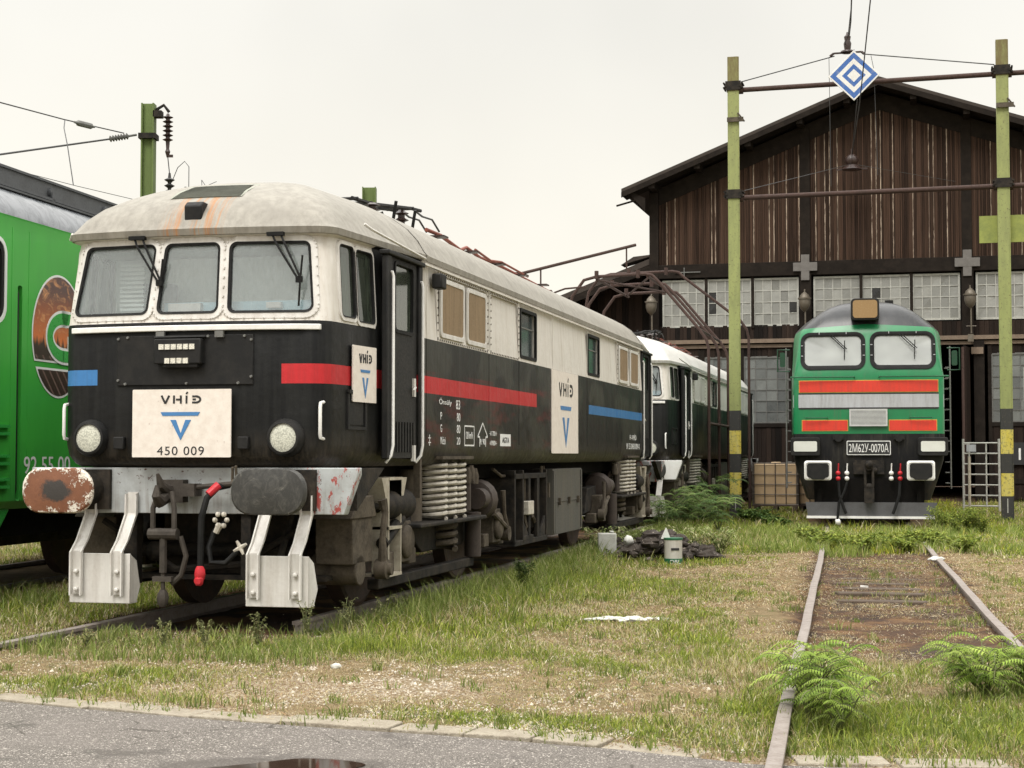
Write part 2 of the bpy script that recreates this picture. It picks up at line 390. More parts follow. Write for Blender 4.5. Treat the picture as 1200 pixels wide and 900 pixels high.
def letters(m, x0, x1, z0, z1, w):
    """the four stencil letters V H I' D"""
    W = x1-x0; H = z1-z0; a = Art(); a.m = m
    def X(t): return x0+W*t
    # V
    a.bar((X(.02),z1),(X(.115),z0),w); a.bar((X(.21),z1),(X(.115),z0),w)
    a.bar((X(.33),z0),(X(.33),z1),w); a.bar((X(.50),z0),(X(.50),z1),w); a.bar((X(.38),(z0+z1)/2),(X(.50),(z0+z1)/2),w*.9)
    a.bar((X(.64),z0),(X(.64),z1-H*.02),w); a.bar((X(.63),z1+H*.16),(X(.67),z1+H*.42),w*.8)
    a.bar((X(.78),z1-w/2),(X(.87),z1-w/2),w*.9); a.bar((X(.78),z0+w/2),(X(.87),z0+w/2),w*.9); a.arc((X(.87),(z0+z1)/2), W*.11, (H-w)/2, w, -90, 90); a.bar((X(.79),(z0+z1)/2),(X(.87),(z0+z1)/2),w*.9)
def logo_plate(parent, pos, MM, w, h, kind):
    """white plate carrying the operator's letters, a bar and a V"""
    p = Art().poly(rrect(-w/2,w/2,-h/2,h/2,.008,2), .012).done('logo_plate', pos, MM, M['plate'], parent)
    T = MM @ Vector((0,0,.0135)); P2 = (pos[0]+T[0], pos[1]+T[1], pos[2]+T[2])
    if kind == 'front': L=(-.21*w,.20*w,.29*h,.41*h,.016); bar=(-.21*w,.19*w,.11*h,.165*h); V=(-.11*w,.10*w,.05*h,-.25*h)
    else: L=(-.25*w,.28*w,.20*h,.36*h,.020*w/.5 if w<.9 else .040); bar=(-.2*w,.22*w,.03*h,.08*h); V=(-.12*w,.14*w,-.06*h,-.43*h)
    a = Art(); letters(a.m, *L); a.done('logo_lettering', P2, MM, M['ink'], p)
    b = Art(); b.poly([(bar[0]+.02*w,bar[2]),(bar[1]-.02*w,bar[2]),(bar[1],bar[3]),(bar[0],bar[3])])
    xm = (V[0]+V[1])/2; t = (V[1]-V[0])*.27
    b.poly([(V[0],V[2]),(xm,V[3]),(xm,V[3]+(V[2]-V[3])*.34),(V[0]+t,V[2])]); b.poly([(V[1],V[2]),(V[1]-t,V[2]),(xm,V[3]+(V[2]-V[3])*.34),(xm,V[3])])
    b.done('logo_emblem', P2, MM, M['blue'], p)
    return p, P2

WIN_F = [(-1.035,-.345,-.965,-.315), (-.265,.265,-.235,.235), (.345,1.035,.315,.965)]   # x0,x1 at bottom, x0,x1 at top
def build86():
    root = empty('electric_locomotive', (-2.6784,12.3585,0), -.2391, 'black and white electric locomotive with red stripe and rusty left buffer, nearest the viewer', 'locomotive')
    m = MB(); m.rings([B86.contour(l) for l in B86.lv]); body = m.build('body', M['livery'], root)
    cut = []
    def cutter(mb): o = mb.build('cut', M['livery'], root); o.hide_render = True; cut.append(o)
    # cab cavities
    for flip in (0,1):
        c = MB(); R = [B86.contour(B86.par(z), .055, qend=2.35) for z in (1.75,2.36,3.02)]
        if flip: R = [[(x,L86-y,z) for x,y,z in r] for r in R]
        c.rings(R); cutter(c)
        for w in WIN_F:
            c = MB(); P = rrect(w[0],w[1],2.455,3.03,.06,5,(w[2],w[3])); c.prism(P,'y',*( (.2,.85) if not flip else (L86-.85,L86-.2))); cutter(c)
        f = (lambda q: L86-q) if flip else (lambda q: q)
        for sx in (-1,1):
            for (a,b,z0,z1) in ((.80,1.07,2.44,3.03),(1.11,1.44,2.42,3.02)):
                q0,q1 = sorted((f(a+.0),f(b))); c = MB(); c.prism(rrect(q0,q1,z0,z1,.045),'x',*sorted((sx*1.0,sx*1.6))); cutter(c)
            q0,q1 = sorted((f(1.60),f(2.40))); c = MB(); c.prism(rrect(q0,q1,1.30,3.04,.05),'x',*sorted((sx*1.235,sx*1.6))); cutter(c)
    for sx in (-1,1):
        for a,b in ((6.30,7.08),(10.28,11.09)):
            c = MB(); c.prism(rrect(a,b,2.45,2.97,.03),'x',*sorted((sx*1.2,sx*1.6))); cutter(c)
    boolean(body, cut)
    front_items = []
    for flip in (0,1):
        T = (lambda o: o) if not flip else None
        def fin(o):
            if isinstance(o, list): return [fin(k) for k in o]
            if flip:
                o.data.transform(Matrix.Translation((0,L86,0)) @ Matrix.Rotation(pi,4,'Z') ); o.data.update()
            return o
        # front windows
        for w in WIN_F:
            P = rrect(w[0]-.045,w[1]+.045,2.41,3.075,.1,5,(w[2]-.045,w[3]+.045)); Q = rrect(w[0]-.002,w[1]+.002,2.453,3.032,.06,5,(w[2]-.002,w[3]+.002))
            R2 = rrect(w[0]+.018,w[1]-.018,2.473,3.012,.045,5,(w[2]+.018,w[3]-.018))
            def S(poly, off): return [(x, B86.q(x,z)-off, z) for x,z in poly]
            m = MB(); m.rings([S(P,-.01),S(P,.010),S(Q,.014),S(Q,-.01)], cap=False, close=True)
            for i in range(0,len(P)):
                a,b = Vector(P[i]),Vector(P[(i+1)%len(P)]); nn = max(1,int((b-a).length/.075))
                for k in range(nn):
                    p = a.lerp(b,k/nn)*.99+Vector(((w[0]+w[1])/2,2.73))*.01; q = B86.q(p.x,p.y); m.cyl((p.x,q-.010,p.y),(p.x,q-.021,p.y),.008,.006,6)
            fr = fin(m.build('window_frame', M['white'], root)); 
            m = MB(); m.rings([S(Q,-.04),S(Q,.019),S(R2,.012),S(R2,-.03)], cap=False, close=True); g = m.build('gasket', M['rubber'], fr); fin(g)
            m = MB(); n_ = len(R2); c0 = Vector((sum(p[0] for p in R2)/n_, 0, 2.73)); ring = S(R2,-.012); m.add(ring+[(c0.x,B86.q(c0.x,2.73)+.012,2.73)], [(i,(i+1)%n_,n_) for i in range(n_)])
            fin(m.build('glass', M['glass'], fr))
        # side cab windows
        for sx in (-1,1):
            for (a,b,z0,z1) in ((.80,1.07,2.44,3.03),(1.11,1.44,2.42,3.02)):
                X = lambda q,z,off: sx*((1.32-.035*(max(0,min(1,(z-2.4)/.67)))) - .165*max(0,(2.5-q)/1.75)**1 + off)
                P = rrect(a-.03,b+.03,z0-.03,z1+.03,.07); Q = rrect(a,b,z0,z1,.045); R2 = rrect(a+.012,b-.012,z0+.012,z1-.012,.04)
                S2 = lambda poly,off: [(X(q,z,off),q,z) for q,z in poly]
                m = MB(); m.rings([S2(P,-.02),S2(P,.012),S2(Q,.012),S2(Q,-.02)], cap=False, close=True); fr = fin(m.build('window_frame', M['white'], root))
                m = MB(); m.rings([S2(Q,-.03),S2(Q,.016),S2(R2,.008),S2(R2,-.03)], cap=False, close=True); fin(m.build('gasket', M['rubber'], fr))
                m = MB(); n_ = len(R2); m.add(S2(R2,-.01)+[(X((a+b)/2,(z0+z1)/2,-.01),(a+b)/2,(z0+z1)/2)], [(i,(i+1)%n_,n_) for i in range(n_)]); fin(m.build('glass', M['glass_dark'], fr))
            # door leaf with its window
            m = MB(); Q = rrect(1.74,2.26,2.40,2.98,.05); P = rrect(1.62,2.38,1.31,3.03,.05)
            m.rings([[(sx*1.24,q,z) for q,z in P],[(sx*1.30,q,z) for q,z in P],[(sx*1.30,q,z) for q,z in Q],[(sx*1.24,q,z) for q,z in Q]], cap=False, close=True)
            for k in range(8): m.cb((sx*1.302, 1.72+k*.08, 1.49),(.02,.035,.26))
            dr = fin(m.build('door', M['black_metal'], root))
            m = ringpoly(rrect(1.72,2.28,2.38,3.0,.06), rrect(1.75,2.25,2.41,2.97,.045), 'x', sx*1.285, sx*1.312); fin(m.build('window_frame', M['rubber'], dr))
            m = MB(); m.prism(Q,'x',sx*1.278,sx*1.283); fin(m.build('glass', M['glass_dark'], dr))
            m = MB(); m.cb((sx*1.305,2.28,1.93),(.03,.05,.16)); m.tube([(sx*1.29,2.26,1.93),(sx*1.33,2.26,1.93),(sx*1.335,2.18,1.90)],.011,6); m.cb((sx*1.305,2.28,1.35),(.03,.05,.14)); fin(m.build('handle', M['white'], dr))
            # dark pillars and hood round the door
            m = MB()
            for q0,q1 in ((1.48,1.60),(2.40,2.50)): m.box(*sorted((sx*1.27,sx*1.324)),q0,q1,1.3,3.02)
            m.box(*sorted((sx*1.25,sx*1.345)),1.46,2.52,3.02,3.06)
            fin(m.build('door_surround', M['black_metal'], root, bevel=.01))
            for q in (1.575,2.43):
                m = MB(); m.tube([(sx*1.29,q-.03,1.27),(sx*1.335,q-.02,1.33),(sx*1.345,q,1.42),(sx*1.345,q,2.84),(sx*1.335,q,2.88),(sx*1.30,q,2.88)],.013,8); fin(m.build('handrail', M['white_clean'], root))
            m = MB(); m.box(*sorted((sx*1.17,sx*1.25)),.62,.95,1.52,1.80) if 0 else None
            o = MB(); XX = lambda q: sx*(1.32-.165*(2.5-q)/1.75)
            P = [(.92,1.55),(1.24,1.55),(1.24,1.84),(.92,1.84)]
            for (a0,a1,zz0,zz1,dd) in ((.90,1.26,1.83,1.86,.03),(.90,.93,1.54,1.84,.018),(1.23,1.26,1.54,1.84,.018),(.93,1.23,1.54,1.565,.018),(.95,1.21,1.58,1.81,.008)):
                o.add([(XX(q)+sx*d_,q,z) for q in (a0,a1) for z in (zz0,zz1) for d_ in (-.01,dd)], [(0,1,3,2),(4,6,7,5),(0,2,6,4),(1,5,7,3),(0,4,5,1),(2,3,7,6)])
            fin(o.build('side_hatch', M['black_metal'], root))
        # front strip, headcode panel, lamps, handles
        fin(B86.skin(-1.03,1.09,2.315,2.36,.0,.035,14,1).build('bodyside_strip', M['white_clean'], root, bevel=.006))
        pn = fin(B86.skin(-.60,.57,1.885,2.285,-.002,.016,8,2).build('headcode_panel', M['black_metal'], root, bevel=.012))
        m = MB()
        for x in [-.57+.0+.2*i*0 for i in range(0)]: pass
        for (x,z) in [(-.585,2.26),(-.585,1.93),(-.52,1.90),(.02,1.90),(.45,1.90),(.555,1.95),(.555,2.24),(.5,2.27),(-.5,2.27),(-.2,2.27),(.2,2.27)]:
            q = B86.q(x,z)-.014; m.cyl((x,q,z),(x,q-.014,z),.012,.010,8)
        for x in (-.2,.3): m.cb((x,B86.q(x,2.3)-.03,2.285),(.07,.03,.05))
        fin(m.sep('bolt', M['grey'], pn))
        m = MB(); lx = -.03; m.cb((lx,.36,2.15),(.40,.10,.20)); m.cb((lx+.02,.37,2.05),(.30,.09,.06)); m.cb((lx,.375,2.265),(.44,.05,.02)); lb = fin(m.build('lamp_box', M['black_metal'], pn, bevel=.01))
        m = MB()
        for i in range(6): m.cb((lx-.13+i*.052,.305,2.185),(.042,.012,.042))
        for i in range(4): m.cb((lx-.08+i*.052,.305,2.075),(.042,.012,.042))
        fin(m.sep('lamp_lens', M['lens'], pn))
        for sx in (-1,1):
            q0 = B86.q(.83,1.47)
            m = MB(); m.lathe([(.15,q0+.03),(.15,q0-.03),(.138,q0-.05),(.13,q0-.075),(.112,q0-.08),(.112,q0-.03)],(sx*.83,0,1.47),'y',28); hl = fin(m.build('headlight', M['black_metal'], root))
            m = MB(); m.lathe([(.113,q0-.03),(.113,q0-.062),(.09,q0-.07),(.04,q0-.075),(.002,q0-.076)],(sx*.83,0,1.47),'y',28); fin(m.build('lens', M['headlens'], hl))
            m = MB(); h = sx*1.10; qq = B86.q(1.10,1.6); m.tube([(h,qq+.02,1.46),(h,qq-.05,1.47),(h,qq-.06,1.5),(h,qq-.06,1.71),(h,qq-.05,1.74),(h,qq+.02,1.75)],.014,8); fin(m.build('grab_handle', M['white_clean'], root))
        for x in (-.56,.50): 
            m = MB(); m.cb((x,.40,1.43),(.09,.05,.10)); fin(m.build('lamp_bracket', M['black_metal'], root, bevel=.008))
        m = MB(); q0 = B86.q(0,3.3); m.prism([(q0-.06,3.20),(q0+.03,3.20),(q0+.16,3.36),(q0-.02,3.37),(q0-.07,3.33)],'x',-.075,.075); fin(m.build('marker_lamp', M['black_metal'], root, bevel=.012))
        # roof grille over the cab
        m = MB()
        for k in range(15):
            z = 3.435+.010*k; h = .30-.002*k; z2 = z+.008
            m.add([(x,B86.q(x,zz)-of,zz+.006) for (zz,of) in ((z,.012),(z2,-.004)) for x in (-h,-h/2,0,h/2,h)], [(i,i+1,i+6,i+5) for i in range(4)])
        m.add([(x,B86.q(x,zz)-.004,zz+.004) for zz in (3.43,3.50,3.59) for x in (-.315,-.15,0,.15,.315)], [(j*5+i,j*5+i+1,j*5+i+6,j*5+i+5) for i in range(4) for j in range(2)])
        fin(m.build('roof_grille', M['louvre'], root, smooth=0))
        # wipers
        for sx,x0 in ((-1,-.50),(1,.68)):
            m = MB(); q = B86.q(x0,3.08)-.03
            for dx in (0,.07): m.tube([(x0+dx,q,3.075),(x0+dx+.05,q-.05,3.0),(x0+.24+dx*.2,q-.06,2.71+dx*.3)],.010,6)
            m.tube([(x0+.27,q-.045,2.90),(x0+.255,q-.055,2.70),(x0+.24,q-.045,2.50)],.009,6); m.cb((x0+.03,q-.01,3.08),(.14,.04,.03)); m.cb((x0+.245,q-.05,2.71),(.05,.03,.05))
            fin(m.build('wiper', M['rubber'], root))
        # cab interior
        m = MB(); m.box(-1.05,1.05,1.25,1.31,1.76,3.0); m.cur = 1; m.box(-1.0,1.0,.66,.98,2.2,2.46); m.box(-.28,1.0,.60,.72,2.44,2.56)
        m.cur = 2; m.box(-.66,-.40,.98,1.10,1.8,2.76); m.cur = 0
        for i in range(12): m.box(-.84,-.62,.92,.95,2.50+i*.037,2.52+i*.037)
        m.cur = 3; m.box(-.22,.06,.545,.62,2.47,2.55); m.box(.62,.74,.55,.6,2.5,2.545)
        m.cur = 1; m.box(-.28,.28,1.8,1.98,2.0,2.7) if 0 else None
        fin(m.build('cab_interior', [M['cabwall'],M['cabblue'],M['seat'],M['white_clean']], root))
        # buffer beam
        m = MB(); m.prism([(-1.40,1.235),(1.40,1.235),(1.40,1.18),(1.29,.87),(-1.29,.87),(-1.40,1.18)],'y',.52,.62); m.box(-1.2,1.2,.62,1.0,1.15,1.23)
        bb = fin(m.build('buffer_beam', M['beam'], root, bevel=.006))
        m = MB(); m.prism([(.62,1.23),(1.3,1.23),(.62,.9)],'x',1.28,1.36); m.prism([(.62,1.23),(1.3,1.23),(.62,.9)],'x',-1.36,-1.28); fin(m.sep('gusset', M['under'], bb))
        for sx in (-1,1):
            P = rrect(sx*.875-.30,sx*.875+.30,.885,1.235,.155,6)
            m = MB(); c = (sx*.875,1.06)
            sc_ = lambda k,y: [(c[0]+(x-c[0])*k, y, c[1]+(z-c[1])*k) for x,z in P]
            m.rings([sc_(.94,.03),sc_(1.0,.02),sc_(1.0,-.005),sc_(.94,-.022),sc_(.5,-.036),sc_(.1,-.04)])
            bf = fin(m.build('buffer', M['buf_rust'] if (sx<0 and not flip) else M['buf_black'], root)); 
            if sx<0 and not flip: bf['label'] = 'rusty oval buffer with flaking white rim'
            else: bf['label'] = 'scuffed black oval buffer'
            m = MB(); m.lathe([(.09,.03),(.09,.28),(.13,.28),(.14,.48),(.14,.50)],(c[0],0,c[1]),'y',18); m.box(c[0]-.19,c[0]+.19,.48,.52,.90,1.22); fin(m.build('buffer_shank', M['under'], bf))
            # white guard plate hung under the beam
            a,b = (-.92,-.40) if sx<0 else (.575,1.09)
            m = MB(); m.box(a,b,.285,.30,.17,.56); m.add([(b,.285,.17),(b,.285,.56),(b+.0,.40,.17),(b+.0,.40,.50),(b+.035,.40,.30),(b-.015,.30,.17),(b-.015,.30,.56)],[(0,1,3,4,2),(5,6,3,4,2)])
            m.box(a,b,.30,.42,.17,.185)
            gp_ = fin(m.build('rail_guard', M['white'], root, bevel=.004)); 
            for x in (a+.03,b-.14):
                m = MB()
                pth = [(.505,1.03),(.50,.87),(.36,.67),(.262,.58),(.262,.24)]
                for dx in (0,.09):
                    for i in range(4):
                        (q0,z0),(q1,z1) = pth[i],pth[i+1]; m.add([(x+dx-.006,q0,z0),(x+dx+.006,q0,z0),(x+dx+.006,q1,z1),(x+dx-.006,q1,z1),(x+dx-.006,q0-.035,z0-.01),(x+dx+.006,q0-.035,z0-.01),(x+dx+.006,q1-.035,z1-.01),(x+dx-.006,q1-.035,z1-.01)],[(0,1,2,3),(7,6,5,4),(0,3,7,4),(1,5,6,2)])
                for i in range(4):
                    (q0,z0),(q1,z1) = pth[i],pth[i+1]; m.add([(x,q0,z0),(x+.09,q0,z0),(x+.09,q1,z1),(x,q1,z1),(x,q0+.012,z0+.01),(x+.09,q0+.012,z0+.01),(x+.09,q1+.012,z1+.01),(x,q1+.012,z1+.01)],[(0,1,2,3),(7,6,5,4),(0,3,7,4),(1,5,6,2)])
                for z in (.28,.42): m.lathe([(.018,.262),(.018,.235),(.008,.228)],(x+.045,0,z),'y',8)
                fin(m.build('bracket', M['white'], gp_))
        # coupling hook, shackle and hoses
        m = MB(); m.box(-.20,-.02,.42,.53,.96,1.14); m.tube([(-.14,.5,1.06),(-.14,.36,1.06),(-.14,.28,1.10),(-.15,.24,1.19)],[.05,.045,.035,.012],8); m.tube([(-.14,.36,1.0),(-.14,.26,.97),(-.14,.2,1.02),(-.14,.21,1.10)],[.05,.05,.035,.014],8)
        for x in (-.20,-.02): m.tube([(x*.6-.04,.30,1.05),(x,.27,.92),(x,.27,.72)],.022,8)
        m.cyl((-.23,.27,.72),(.01,.27,.72),.045,seg=10); m.cyl((-.11,.27,.70),(-.11,.27,.42),.03,seg=8); m.tube([(.02,.3,.7),(.07,.3,.55),(.03,.3,.4),(-.05,.3,.33)],.022,8); m.cyl((-.11,.27,.42),(-.11,.27,.25),.018,seg=8); m.blob((-.11,.27,.22),.055,8,0,(.9,.9,1.4)); m.cb((-.11,.27,.37),(.16,.05,.04))
        m.cyl((-.02,.4,1.07),(.5,.4,1.12),.02,seg=8); m.cb((.05,.42,1.06),(.12,.14,.1))
        M.setdefault('couple', dirty('coupling_steel', (.065,.055,.045), (.02,.016,.013), .7, .2, .8, 9, spec=.3)); fin(m.build('coupling', M['couple'], root))
        m = MB(); m.tube([(.36,.45,1.10),(.30,.36,1.08),(.24,.30,1.0),(.205,.28,.85),(.20,.28,.6),(.20,.28,.47)],.026,10); fin(m.build('brake_hose', M['rubber'], root))
        m = MB(); m.tube([(.33,.50,.82),(.28,.36,.74),(.25,.32,.62),(.28,.30,.50),(.40,.30,.50),(.50,.32,.60)],.022,10); fin(m.build('brake_hose', M['rubber'], root))
        m = MB(); m.cyl((.31,.36,1.10),(.25,.30,1.03),.034,.03,10); m.blob((.20,.27,.41),.05,9,.1,(.9,.9,1.5)); m.blob((.20,.25,.36),.04,8,.15); fin(m.sep('hose_tap', M['red'], root))
        m = MB(); 
        m.cyl((.335,.34,.80),(.30,.34,.73),.03,.024,8)
        for k in range(6): m.blob((.345+.05*cos(k*pi/3),.33,.83+.05*sin(k*pi/3)),.022,6)
        for k in range(4): m.tube([(.52,.31,.62),(.52+.06*cos(k*pi/2+.5),.30,.62+.06*sin(k*pi/2+.5))],[.02,.01],6)
        fin(m.sep('hose_tap', M['springwhite'], root))
        m = MB(); m.tube([(.40,.42,1.12),(.42,.38,1.24)],.012,6); m.tube([(.44,.42,1.12),(.445,.38,1.25)],.012,6); m.blob((.42,.42,1.12),.035,8); fin(m.build('tap_lever', M['under_light'], root))
        # dark gear behind the beam
        m = MB(); m.box(-1.0,1.0,.9,1.1,.32,.36); m.box(-.62,-.5,.6,.7,.3,.9); m.box(.42,.5,.55,.65,.35,.9)
        for x in (-.72,.72): m.tube([(x,.9,.9),(x*.9,.8,.5),(x*.9,.7,.25)],.03,6); 
        m.cyl((-.75,1.1,.55),(.75,1.1,.55),.06,seg=10); m.box(-.55,.55,1.2,1.5,.3,1.0); m.blob((-.45,.85,.55),.09,8); m.tube([(-.9,.8,.8),(-.3,.9,.4),(.3,.9,.45),(.9,.8,.8)],.03,6)
        fin(m.sep('brake_rigging', M['under'], root))
    # body-side curtained vents and windows
    for sx in (1,-1):
        for a,b in ((3.07,3.85),(4.0,4.71),(12.71,13.47),(13.72,14.46)):
            m = ringpoly(rrect(a-.025,b+.025,2.43,2.99,.05), rrect(a+.02,b-.02,2.475,2.945,.04), 'x', sx*1.315, sx*1.338)
            fr = m.build('vent_frame', M['white'], root, bevel=.004)
            m = MB(); m.box(*sorted((sx*1.312,sx*1.318)),a,b,2.45,2.97)
            k = 0
            while a+.02+k*.03 < b-.02: m.box(*sorted((sx*1.318,sx*1.332)),a+.025+k*.03,a+.042+k*.03,2.47,2.95); k += 1
            m.build('vent_slats', M['tan'], fr)
        for a,b in ((2.98,4.82),(4.95,6.2),(12.6,14.55)):
            m = MB(); m.cur = 0; X1,X2 = sx*1.3185, sx*1.3215
            m.box(*sorted((X1,X2)),a-.02,b+.02,2.395,2.417); m.box(*sorted((X1,X2)),a-.02,b+.02,3.018,3.042); m.box(*sorted((X1,X2)),a-.02,a+.012,2.417,3.018); m.box(*sorted((X1,X2)),b-.012,b+.02,2.417,3.018); m.cur = 1
            for z in (2.405,3.03):
                q = a
                while q < b: m.cyl((sx*1.320,q,z),(sx*1.328,q,z),.009,seg=6); q += .07
            for q in (a,b):
                z = 2.42
                while z < 3.03: m.cyl((sx*1.320,q,z),(sx*1.328,q,z),.009,seg=6); z += .07
            m.build('riveted_edge', [M['livery'],M['under_light']], root)
        for a,b in ((6.30,7.08),(10.28,11.09)):
            m = ringpoly(rrect(a-.025,b+.025,2.425,2.995,.04), rrect(a+.012,b-.012,2.462,2.958,.03), 'x', sx*1.30, sx*1.328); wf = m.build('window_frame', M['rubber'], root)
            m = MB(); m.box(*sorted((sx*1.275,sx*1.28)),a,b,2.45,2.97); m.build('glass', M['sideglass'], wf)
            m = MB(); m.box(*sorted((sx*1.28,sx*1.29)),a,b,2.78,2.795); m.build('mullion', M['grey'], wf)
        # skin seams and gutter
        m = MB()
        for q in (2.62,4.88,6.22,8.0,10.2,12.55,14.7): m.box(*sorted((sx*1.318,sx*1.324)),q,q+.012,1.45,3.06)
        m.sep('seam_strip', M['white'] if 0 else M['livery'], root)
        m = MB(); m.box(*sorted((sx*1.315,sx*1.345)),2.5,14.9,3.045,3.065); m.build('gutter', M['livery'], root)
        m = MB(); m.cb((sx*1.37,2.86,2.93),(.10,.16,.14)); m.build('side_lamp', M['black_metal'], root, bevel=.015)
        m = MB(); m.tube([(sx*1.30,.95,3.20),(sx*1.345,1.0,3.16),(sx*1.345,2.5,3.10)],.012,6); m.build('rain_strip', M['white'], root)
    # hoop seam on roof
    m = MB()
    for q0 in (2.56,14.78,6.0,8.6,11.2):
        pr = [(l[1]+.006,l[0]+.004) for l in B86.lv if l[0]>=3.09]; pr = pr+[(-x,z) for x,z in reversed(pr)]
        m.rings([[(x,q0,z) for x,z in pr],[(x,q0+(.05 if q0 in(2.56,14.78) else .012),z) for x,z in pr]], cap=False)
    m.sep('roof_seam', M['livery'], root)
    # roof gear
    m = MB()
    for x in (-.14,.12): m.tube([(x,4.0,3.93),(x,4.6,3.96),(x,6.0,4.12),(x+.05,6.2,4.12)],.022,6)
    m.tube([(-.17,4.1,3.94),(.15,4.1,3.94)],.018,6); m.tube([(-.17,6.0,4.12),(.15,6.0,4.12)],.02,6)
    for q,z in ((4.6,4.0),(5.6,4.1)): m.cb((-.01,q,z-.03),(.28,.06,.03))
    for q in (5.2,5.9): m.tube([(-.2,q,4.08),(-.15,q+.05,3.9)],.02,6); m.tube([(.2,q,4.08),(.15,q+.05,3.88)],.02,6)
    pg = m.build('pantograph_frame', M['black_metal'], root)
    def insul(m,x,q,z0,z1):
        n_ = 4; pr = [(.045,z0)]
        for i in range(n_): h = (z1-z0)/n_; pr += [(.04,z0+h*i+.2*h),(.085,z0+h*i+.45*h),(.04,z0+h*i+.8*h)]
        m.lathe(pr+[(.03,z1)],(x,q,0),'z',12)
    m = MB(); insul(m,-.1,5.1,3.76,3.98); insul(m,.1,5.7,3.76,4.06); insul(m,.2,4.4,3.74,3.94); m.build('insulator', M['insul'], root)
    for x in (.1,-.06):
        m = MB(); m.tube([(x,6.05,4.14),(x,6.5,4.10),(x,6.9,4.12),(x,7.2,4.02)],.012,6); m.build('jumper_cable', M['wire'], root)
    m = MB(); m.tube([(0,7.0,4.02),(0,7.6,4.03),(0,8.5,3.96),(0,8.8,4.03),(0,9.5,3.98),(0,10.2,4.0),(0,11.6,3.98),(0,13.9,3.95)],.024,8); m.tube([(.12,8.8,4.0),(.12,9.6,3.95),(.12,10.2,4.0),(.12,11.8,3.97)],.016,8); m.build('roof_busbar', M['bus'], root)
    for q in (7.3,8.8,10.2,11.6,13.0):
        m = MB(); insul(m,0,q,3.75,3.96); m.cb((.03,q,3.97),(.26,.20,.02)); m.build('insulator', M['insul'], root)
    # under-frame between the bogies
    m = MB(); m.box(-.95,.95,.7,L86-.7,1.08,1.24); m.box(-.5,.5,6.2,11.2,.45,1.1); m.build('underframe', M['dark'], root)
    for sx in (1,-1):
        m = MB(); X0,X1 = sx*.85, sx*1.24
        for q in (6.35,6.75,8.0): m.box(*sorted((X0,X1)),q,q+.06,.32,1.16)
        for z in (.30,1.06): m.box(*sorted((X0,X1)),6.35,8.06,z,z+.06)
        m.box(*sorted((X0,sx*.92)),6.4,8.0,.34,1.1); m.box(*sorted((X0,X1)),6.8,7.3,.34,.40)
        m.box(*sorted((sx*1.2,sx*1.24)),7.05,7.15,.36,1.06); m.box(*sorted((sx*1.2,sx*1.24)),7.5,7.62,.36,1.1)
        m.prism([(6.8,.36),(7.15,.36),(6.8,.58)],'x',*sorted((sx*1.205,sx*1.235))); m.prism([(7.62,.36),(7.95,.36),(7.95,.6)],'x',*sorted((sx*1.205,sx*1.235)))
        cg = m.build('equipment_frame', M['under'], root, bevel=.006)
        m = MB(); m.box(*sorted((sx*1.12,sx*1.27)),6.92,7.2,.64,.80); m.build('junction_box', M['springwhite'], cg, bevel=.01)
        m = MB()
        for k in range(4): m.tube([(sx*1.2,6.93+k*.07,1.08),(sx*1.2,6.93+k*.07,.8)],.012,5); m.tube([(sx*1.2,6.95+k*.05,.64),(sx*1.22,7.0+k*.04,.5),(sx*1.15,6.9+k*.04,.38)],.012,5)
        m.tube([(sx*1.1,7.5,.9),(sx*1.2,7.4,.6),(sx*1.2,7.62,.48),(sx*1.1,7.7,.4)],.03,6); m.sep('cable', M['under_light'], cg)
        m = MB(); m.box(*sorted((sx*.7,sx*1.22)),8.47,10.31,.33,1.16)
        for q in (8.47,8.55,10.22): m.box(*sorted((sx*1.22,sx*1.235)),q,q+.06,.35,1.14)
        m.box(*sorted((sx*1.22,sx*1.23)),8.5,10.28,.74,.752); bx = m.build('battery_box', M['boxgrey'], root, bevel=.008)
        m = MB()
        for q in (8.8,9.4,10.0): m.cb((sx*1.24,q,.745),(.03,.05,.09))
        m.sep('latch', M['under_light'], bx)
        m = MB(); m.tube([(sx*1.1,5.9,1.18),(sx*1.12,6.2,1.1),(sx*1.12,8.3,1.1),(sx*1.1,8.35,.5),(sx*1.0,8.3,.4)],.018,6); m.tube([(sx*1.2,7.9,1.2),(sx*1.2,7.9,1.1)],.02,6); m.tube([(sx*1.15,8.25,1.2),(sx*1.16,8.28,.6)],.014,6); m.cb((sx*1.2,8.28,.9),(.04,.04,.18)); m.build('pipework', M['under_light'], root)
        # side steps
        for q0,f in ((1.57,1),(L86-1.57,-1)):
            m = MB(); q1 = q0+f*.70
            for q in (q0+f*.18, q1-f*.18): m.box(*sorted((sx*1.10,sx*1.25)),*sorted((q,q+f*.025)),.30,1.14)
            for (qa,qb) in ((q0,q0+f*.18),(q1,q1-f*.18)): m.prism([(qa,1.14),(qb,1.14),(qb,.84)],'x',*sorted((sx*1.10,sx*1.25))) 
            for z in (1.12,.70,.30): m.box(*sorted((sx*1.02,sx*1.26)),*sorted((q0+f*.18,q1-f*.17)),z,z+.025)
            m.build('cab_step', M['stepcream'], root)
        # jumper conduit below the door edge
        m = MB(); m.box(*sorted((sx*1.22,sx*1.28)),2.56,2.62,.95,1.45); m.tube([(sx*1.25,4.05,1.4),(sx*1.26,4.1,1.3),(sx*1.24,4.15,1.2)],.02,6); m.build('conduit', M['under_light'], root)
